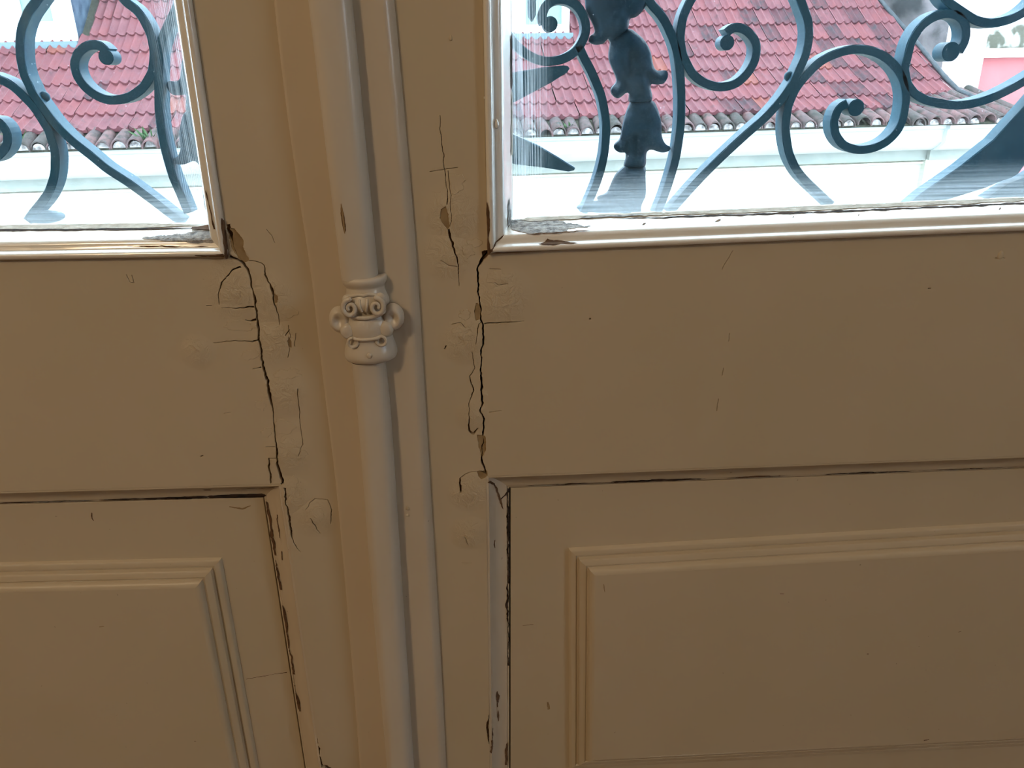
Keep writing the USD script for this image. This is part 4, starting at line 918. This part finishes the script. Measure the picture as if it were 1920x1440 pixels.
def tile_mesh(x, k, jig, cut=None):
    """one interlocking tile in course k: two troughs and ribs across, a thick front edge"""
    (ya, za), (yb, zb2) = prof_r[k], prof_r[k + 1]
    d = np.array([yb - ya, zb2 - za]); L = np.linalg.norm(d); d /= L; n = np.array([-d[1], d[0]])
    u = np.array([0, .06, .16, .30, .42, .48, .56, .66, .80, .92, 1.0]); hgt = np.array([.030, .036, .010, .000, .008, .030, .034, .010, .000, .008, .028])
    xs = x + (u - .5) * TW * .995
    if cut is not None: xs = np.minimum(xs, cut)
    f0 = -.012 + jig[0]; rows = []
    for s_, lift_ in ((f0, .026 + jig[1]), (L + .02, .004)):
        rows.append(np.column_stack([xs, ya + d[0] * s_ + n[0] * (hgt + lift_), za + d[1] * s_ + n[1] * (hgt + lift_)]))
    low = np.column_stack([xs, ya + d[0] * f0 + n[0] * (-.004) + 0 * hgt, za + d[1] * f0 + n[1] * (-.004 + 0 * hgt)])
    v = np.vstack([low, rows[0], rows[1]]); m = len(u); i = np.arange(m - 1)
    f = np.vstack([np.column_stack([i, i + 1, i + 1 + m, i + m]), np.column_stack([i + m, i + 1 + m, i + 1 + 2 * m, i + 2 * m])])
    return HW(v), f
deck = MB(); lst = list(range(len(prof_r)))
vv = np.vstack([np.column_stack([[XL - .3, HIP[k]], [prof_r[k][0]] * 2, [prof_r[k][1] - .02] * 2]) for k in lst])
deck.add(vv, [[2 * k, 2 * k + 1, 2 * k + 3, 2 * k + 2] for k in lst[:-1]])
roof = obj('roof', hm(deck), 'moss', house, label='red tiled roof with flared eaves')
NEAR, nt, far = [], 0, MB()
vis = lambda px, py: (-40 < px < 365) or (950 < px < 1900)
def to_px(q):
    d = q - CAM; w = d @ fwd; return W / 2 + FPX * (d @ RIGHT) / w, H / 2 - FPX * (d @ UP) / w
DORM = []
def dormer_hit(x, k): return any(a - .05 < x < b + .05 and k >= kk for a, b, kk in DORM)
# dormers: traced right edge of the face, standing on course 5
def dormer_at(px_r, kk=5):
    y = prof_r[kk][0] + .16; return HP(px_r, 45, y)[0], y
for pr_ in (138, 1068):
    xr_, yd = dormer_at(pr_); DORM.append((xr_ - 1.42, xr_, 6))
cand = []
for k in range(len(PITCHES)):
    n = int((HIP[0] - XL) / TW) + 2
    for i in range(n):
        x = XL + (i + .5) * TW
        cut = HIP[k] if k < len(HIP) else None
        hx = (HIP[k] + HIP[k + 1]) / 2
        if x - TW / 2 > hx - .02 or dormer_hit(x, k): continue
        q = HW([[x, prof_r[k][0] + .15, prof_r[k][1] + .1]])[0]; px, py = to_px(q)
        cand.append((k, i, x, hx + .04 if x + TW / 2 > hx else None, px, py))
seen = [c for c in cand if vis(c[4], c[5]) and c[5] > -25]
seen.sort(key=lambda c: (c[0], abs(c[4] - 960)))
near = set((c[0], c[1]) for c in seen[:300])
for k, i, x, cut, px, py in cand:
    jig = (RNG.normal(0, .006), abs(RNG.normal(0, .003)))
    m = tile_mesh(x + RNG.normal(0, .003), k, jig, cut)
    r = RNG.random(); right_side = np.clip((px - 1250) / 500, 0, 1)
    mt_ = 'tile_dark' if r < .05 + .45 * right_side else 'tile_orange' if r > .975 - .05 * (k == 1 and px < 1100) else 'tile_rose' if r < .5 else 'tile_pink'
    if k == 0 and r > .9: mt_ = 'tile_orange'
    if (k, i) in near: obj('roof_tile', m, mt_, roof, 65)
    else: far.add(*m)
obj('far_roof_tiles', far.get(), 'tile_rose', roof, 50, kind='stuff')
# hip: a dark mortared edge along the roof's right side
hc = np.array([[HIP[k] + .02, prof_r[k][0], prof_r[k][1] + .05] for k in lst]); hb = MB()
for k in range(len(hc) - 1):
    hb.tm(trimesh.creation.cylinder(.028, segment=[hc[k], hc[k + 1] + (hc[k + 1] - hc[k]) * .05], sections=10))
obj('hip_flashing', hm(hb), 'lead_strip', house, 40, label='dark lead strip along the roof hip')

# eaves: a row of old mossy barrel tiles, their mouths filled with mortar
fe = HP(960, 249, 8.72); ze_front = fe[1]
def barrel(x, ya, za, yb, zb2, r, dx=0.0):
    th = np.linspace(-.15, math.pi + .15, 9); v = []
    for (xx, yy, zz, rr) in ((x, ya, za, r * 1.08), (x + dx, yb, zb2, r * .85)):
        for rad in (rr, rr - .014):
            v.append(np.column_stack([xx + rad * np.cos(th), np.full(9, yy), zz + rad * np.sin(th)]))
    v = np.vstack(v); i = np.arange(8)
    q = lambda a, b: np.column_stack([a * 9 + i, a * 9 + i + 1, b * 9 + i + 1, b * 9 + i])
    return v, np.vstack([q(0, 2), q(2, 3), q(3, 1), q(1, 0)])
def plug(x, ya, za, r):
    th = np.linspace(0, math.pi, 8); v = np.vstack([[[x, ya, za]], np.column_stack([x + r * np.cos(th), np.full(8, ya), za + r * np.sin(th)])])
    b = np.vstack([v, v + [0, .05, 0]]); f = [[0, i, i + 1] for i in range(1, 8)]
    return b, f
eb = MB(); xe1 = HP(1915, 215, 8.75)[0]
eb.add([[x, y, z] for x in (XL - .3, xe1) for y, z in ((8.78, ze_front - .06), (8.78, ze_front - .035), (9.02, z0 - .012), (9.25, z0 + .02), (9.25, ze_front - .06))],
       [[0, 1, 6, 5], [1, 2, 7, 6], [2, 3, 8, 7], [3, 4, 9, 8], [4, 0, 5, 9]])
eave = obj('eave_bed', hm(eb), 'moss', house, label='dark mossy bed of the eave tiles')
xe, i = XL, 0
x_end = HP(1725, 225, 8.72)[0]
while xe < x_end:
    m = barrel(xe, 8.70 + RNG.normal(0, .012), ze_front - .030 + RNG.normal(0, .006), 9.04, z0 - .020, .074 + RNG.normal(0, .003), RNG.normal(0, .008))
    px, _ = to_px(HW([[xe, 8.72, ze_front]])[0])
    obj('barrel_tile', hm(m), 'tile_mossy_pink' if RNG.random() < .45 else 'tile_mossy', eave, 40)
    if RNG.random() < .85: obj('mortar_plug', hm(plug(xe, 8.735 + RNG.normal(0, .008), ze_front - .034, .064)), 'mortar' , eave)
    xe += .158 + RNG.normal(0, .004); i += 1
# at the right end the old tiles run further up, as a low skirt roof
xs_end = HP(1950, 215, 8.72)[0]; xe = x_end + .02
while xe < xs_end:
    t = (xe - x_end) / (xs_end - x_end)
    dx = -.10 - .30 * t; up = .20 * t
    m = barrel(xe, 8.70 + RNG.normal(0, .01), ze_front - .030 + RNG.normal(0, .006), 9.04 + .35 * t, z0 - .01 + up, .076, dx)
    obj('barrel_tile', hm(m), 'tile_mossy_pink' if RNG.random() < .5 else 'tile_mossy', eave, 40)
    if RNG.random() < .8: obj('mortar_plug', hm(plug(xe, 8.735, ze_front - .048, .062)), 'mortar', eave)
    xe += .165
sk = MB(); t0 = np.array([[x_end - .2, 8.80, ze_front - .02], [xs_end, 8.80, ze_front - .02], [x_end - .2, 9.05, z0 - .03], [xs_end - .3, 9.42, z0 + .15]])
sk.add(t0, [[0, 1, 3], [0, 3, 2]]); obj('skirt_bed', hm(sk), 'moss', house)
# walls and cornice; heights traced at the picture's middle
zc = lambda py, y: HP(960, py, y)[1]
XW = HP(1868, 330, 9.25)[0]; XP = HP(1738, 300, 9.15)[0]
obj('wall', hm(MB().box((XL - .5, 9.25, -7), (XW, 9.5, zc(262, 9.25)))), 'cream_plaster', house)
obj('pilaster', hm(MB().box((XP, 9.17, -7), (XW + .01, 9.26, zc(318, 9.17)))), 'cream_plaster', house)
def cornice(x0, x1, dy, name):
    pts = [(9.25, zc(259, 8.86)), (8.86, zc(259, 8.86)), (8.86, zc(266, 8.86)), (8.90, zc(268, 8.90)), (8.90, zc(292, 8.90)), (8.95, zc(299, 8.95)), (9.02, zc(305, 9.02)), (9.06, zc(307, 9.06)), (9.25, zc(309, 9.12))]
    m = MB(); v = np.array([[x, y + dy * (y < 9.2), z] for x in (x0, x1) for y, z in pts]); n = len(pts); i = np.arange(n - 1)
    m.add(v, np.column_stack([i, i + 1, i + 1 + n, i + n])[:, ::-1])
    for e in (0, 1):
        p = Polygon([(y + dy * (y < 9.2), z) for y, z in pts]); tv, tf = tri(p.buffer(0)); vv_ = np.column_stack([np.full(len(tv), (x0, x1)[e]), tv]); m.add(vv_, orient(vv_, tf, (-1 if e == 0 else 1, 0, 0)))
    obj(name, hm(m), 'white_plaster', house, 20, label='white moulded cornice under the eaves')
cornice(XL - .5, XP - .02, 0.0, 'cornice'); cornice(XP - .02, HP(1905, 260, 8.8)[0], -.07, 'cornice')
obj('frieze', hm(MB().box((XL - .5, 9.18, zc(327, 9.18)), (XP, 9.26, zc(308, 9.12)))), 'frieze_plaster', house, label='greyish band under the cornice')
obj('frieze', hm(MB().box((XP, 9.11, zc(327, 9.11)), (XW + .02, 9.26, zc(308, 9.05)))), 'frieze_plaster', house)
obj('string_course', hm(MB().box((XL - .5, 9.21, zc(334, 9.2)), (XP, 9.26, zc(330, 9.2)))), 'cream_plaster', house)

# dormers
def dormer(px_r, name_label, T, mh):
    xr_, yd = dormer_at(px_r); xl_ = xr_ - 1.42
    zs_ = zc(63, yd) + .0; zt = zs_ + 1.35; yb = yd + 1.9
    body = obj('dormer', hm(MB().box((xl_ + .06, yb - .06, zs_ - .35), (xr_ - .06, yb, zt))), 'zinc', house, label=name_label)
    for x in (xl_, xr_ - .06): obj('dormer_cheek', hm(MB().box((x, yd + .06, zs_ - .35), (x + .06, yb, zt))), 'zinc', body)
    obj('dormer_roof', hm(MB().box((xl_ - .12, yd - .12, zt), (xr_ + .12, yb, zt + .08))), 'zinc', body)
    fr_ = MB()
    fr_.box((xl_, yd, zs_), (xl_ + T, yd + .06, zt)).box((xr_ - T, yd, zs_), (xr_, yd + .06, zt)).box((xl_ + T, yd, zs_), (xr_ - T, yd + .06, zs_ + T)).box((xl_ + T, yd, zt - T), (xr_ - T, yd + .06, zt))
    obj('dormer_frame', hm(fr_), 'white_paint', body)
    xm = (xl_ + xr_) / 2
    for (a_, b_) in ((xl_ + T, xm - mh), (xm + mh, xr_ - T)):
        obj('dormer_pane', hm(MB().box((a_, yd + .03, zs_ + T), (b_, yd + .045, zt - T))), 'dormer_glass', body)
    obj('dormer_mullion', hm(MB().box((xm - mh, yd - .01, zs_ + T), (xm + mh, yd + .06, zt - T))), 'white_paint', body)
    obj('dormer_sill', hm(MB().box((xl_ - .03, yd - .10, zs_ - .10), (xr_ + .03, yd + .06, zs_ - .005))), 'sill_paint', body)
    ap = MB(); ya_, za_ = prof_r[5]
    v = np.array([[xl_ - .05, yd - .10, zs_ - .10], [xr_ + .05, yd - .10, zs_ - .10], [xr_ + .05, ya_ + .10, za_ + .11], [xl_ - .05, ya_ + .10, za_ + .11]])
    ap.add(v, [[0, 3, 2], [0, 2, 1]]); obj('dormer_apron', hm(ap), 'sill_paint', body)
dormer(138, 'left dormer with a white framed window', .22, .15)
dormer(1068, 'dormer with a white framed window behind the ring scroll', .10, .15)

# a white bent pipe on the roof
vp = thing('vent_pipe', 'small white bent pipe on the red roof near the top of the right pane', 'pipe')
yv = prof_r[9][0]
c = np.array([[*HP(a_, b_, yv)] for a_, b_ in ((1512, -30), (1512, -2), (1516, 6), (1526, 9), (1536, 5), (1540, -6), (1541, -30))])
c = smooth_line(c, .03); mb = MB()
for k in range(len(c) - 1): mb.tm(trimesh.creation.cylinder(.022, segment=[[c[k][0], yv - .1, c[k][1]], [c[k + 1][0], yv - .1, c[k + 1][1]]], sections=8))
obj('pipe', hm(mb), 'white_paint', vp, 50)

# little weeds rooted between the eave tiles
def weed(px, py, label, s):
    q = HP(px, py, 8.82); t = thing('weed', label, 'plant', 'weeds on the eaves'); m = MB()
    for k in range(14):
        a_ = RNG.uniform(-1.2, 1.2); l = s * RNG.uniform(.6, 1.1); w = .014
        x0, z0_ = q[0] + RNG.uniform(-.05, .05), q[1] - .04
        p = np.array([[x0 - w / 2, 8.80, z0_], [x0 + w / 2, 8.80, z0_], [x0 + math.sin(a_) * l * .6 + w * .7, 8.76, z0_ + math.cos(a_) * l * .7], [x0 + math.sin(a_) * l, 8.72, z0_ + math.cos(a_) * l]])
        m.add(p, [[0, 1, 2], [0, 2, 3]])
    obj('leaves', hm(m), 'leaf_green', t)
weed(33, 252, 'small green weed at the eaves at the far left of the left pane', .13)
weed(278, 256, 'small green weed at the eaves just left of the bell flower in the left pane', .15)
weed(1063, 240, 'small green weed at the eaves near the pointed leaves in the right pane', .13)

# neighbouring houses on the right
nb = thing('plaster_gable', 'grey stained plaster gable wall rising behind the right end of the red roof', 'wall')
yg = 10.55
xa, xb = HP(1765, 130, yg)[0], HP(1843, 130, yg)[0]
zt_ = HP(1850, 45, yg)[1] + .02
m = MB(); yg0 = 11.7; xg0 = HP(1630, 0, yg0)[0]
v = np.array([[xg0, yg0, -1], [xa, yg, -1], [xa, yg, 4.5], [xg0, yg0, 4.5]]); m.add(v, [[0, 1, 2], [0, 2, 3]])
m.add(v + [.05, .2, 0], [[0, 2, 1], [0, 3, 2]])
obj('side_wall', hm(m), 'stained_plaster', nb, label='grey wall face with black weather stains')
obj('front_wall', hm(MB().box((xa, yg, -7), (xb - .02, yg + .15, zt_ + .6))), 'pale_plaster', nb, label='pale plaster end of the gable wall')
pk = thing('pink_house', 'pink house with a weathered white ledge at the right edge of the right pane', 'house')
yp = 10.75; xq = HP(2400, 200, yp)[0]
obj('wall', hm(MB().box((xb, yp, -7), (xq, yp + .3, HP(1880, 108, yp)[1]))), 'pink_plaster', pk)
obj('ledge', hm(MB().box((xb + .02, yp - .14, HP(1880, 108, yp - .14)[1]), (xq, yp + .3, HP(1880, 90, yp - .14)[1]))), 'white_plaster', pk)
obj('parapet', hm(MB().box((xb + .02, yp, HP(1880, 92, yp)[1]), (xq, yp + .3, HP(1880, 44, yp)[1]))), 'mossy_ledge', pk, label='stained parapet above the ledge')
obj('lower_wall', hm(MB().box((XW + .02, 9.30, -7), (xq, 9.6, zc(300, 9.3)))), 'pink_plaster', pk)
obj('ground', MB().box((-40, .2, -7.2), (40, 40, -7.0)).get(), 'asphalt', label='asphalt street far below the window', cat='road', kind='structure')
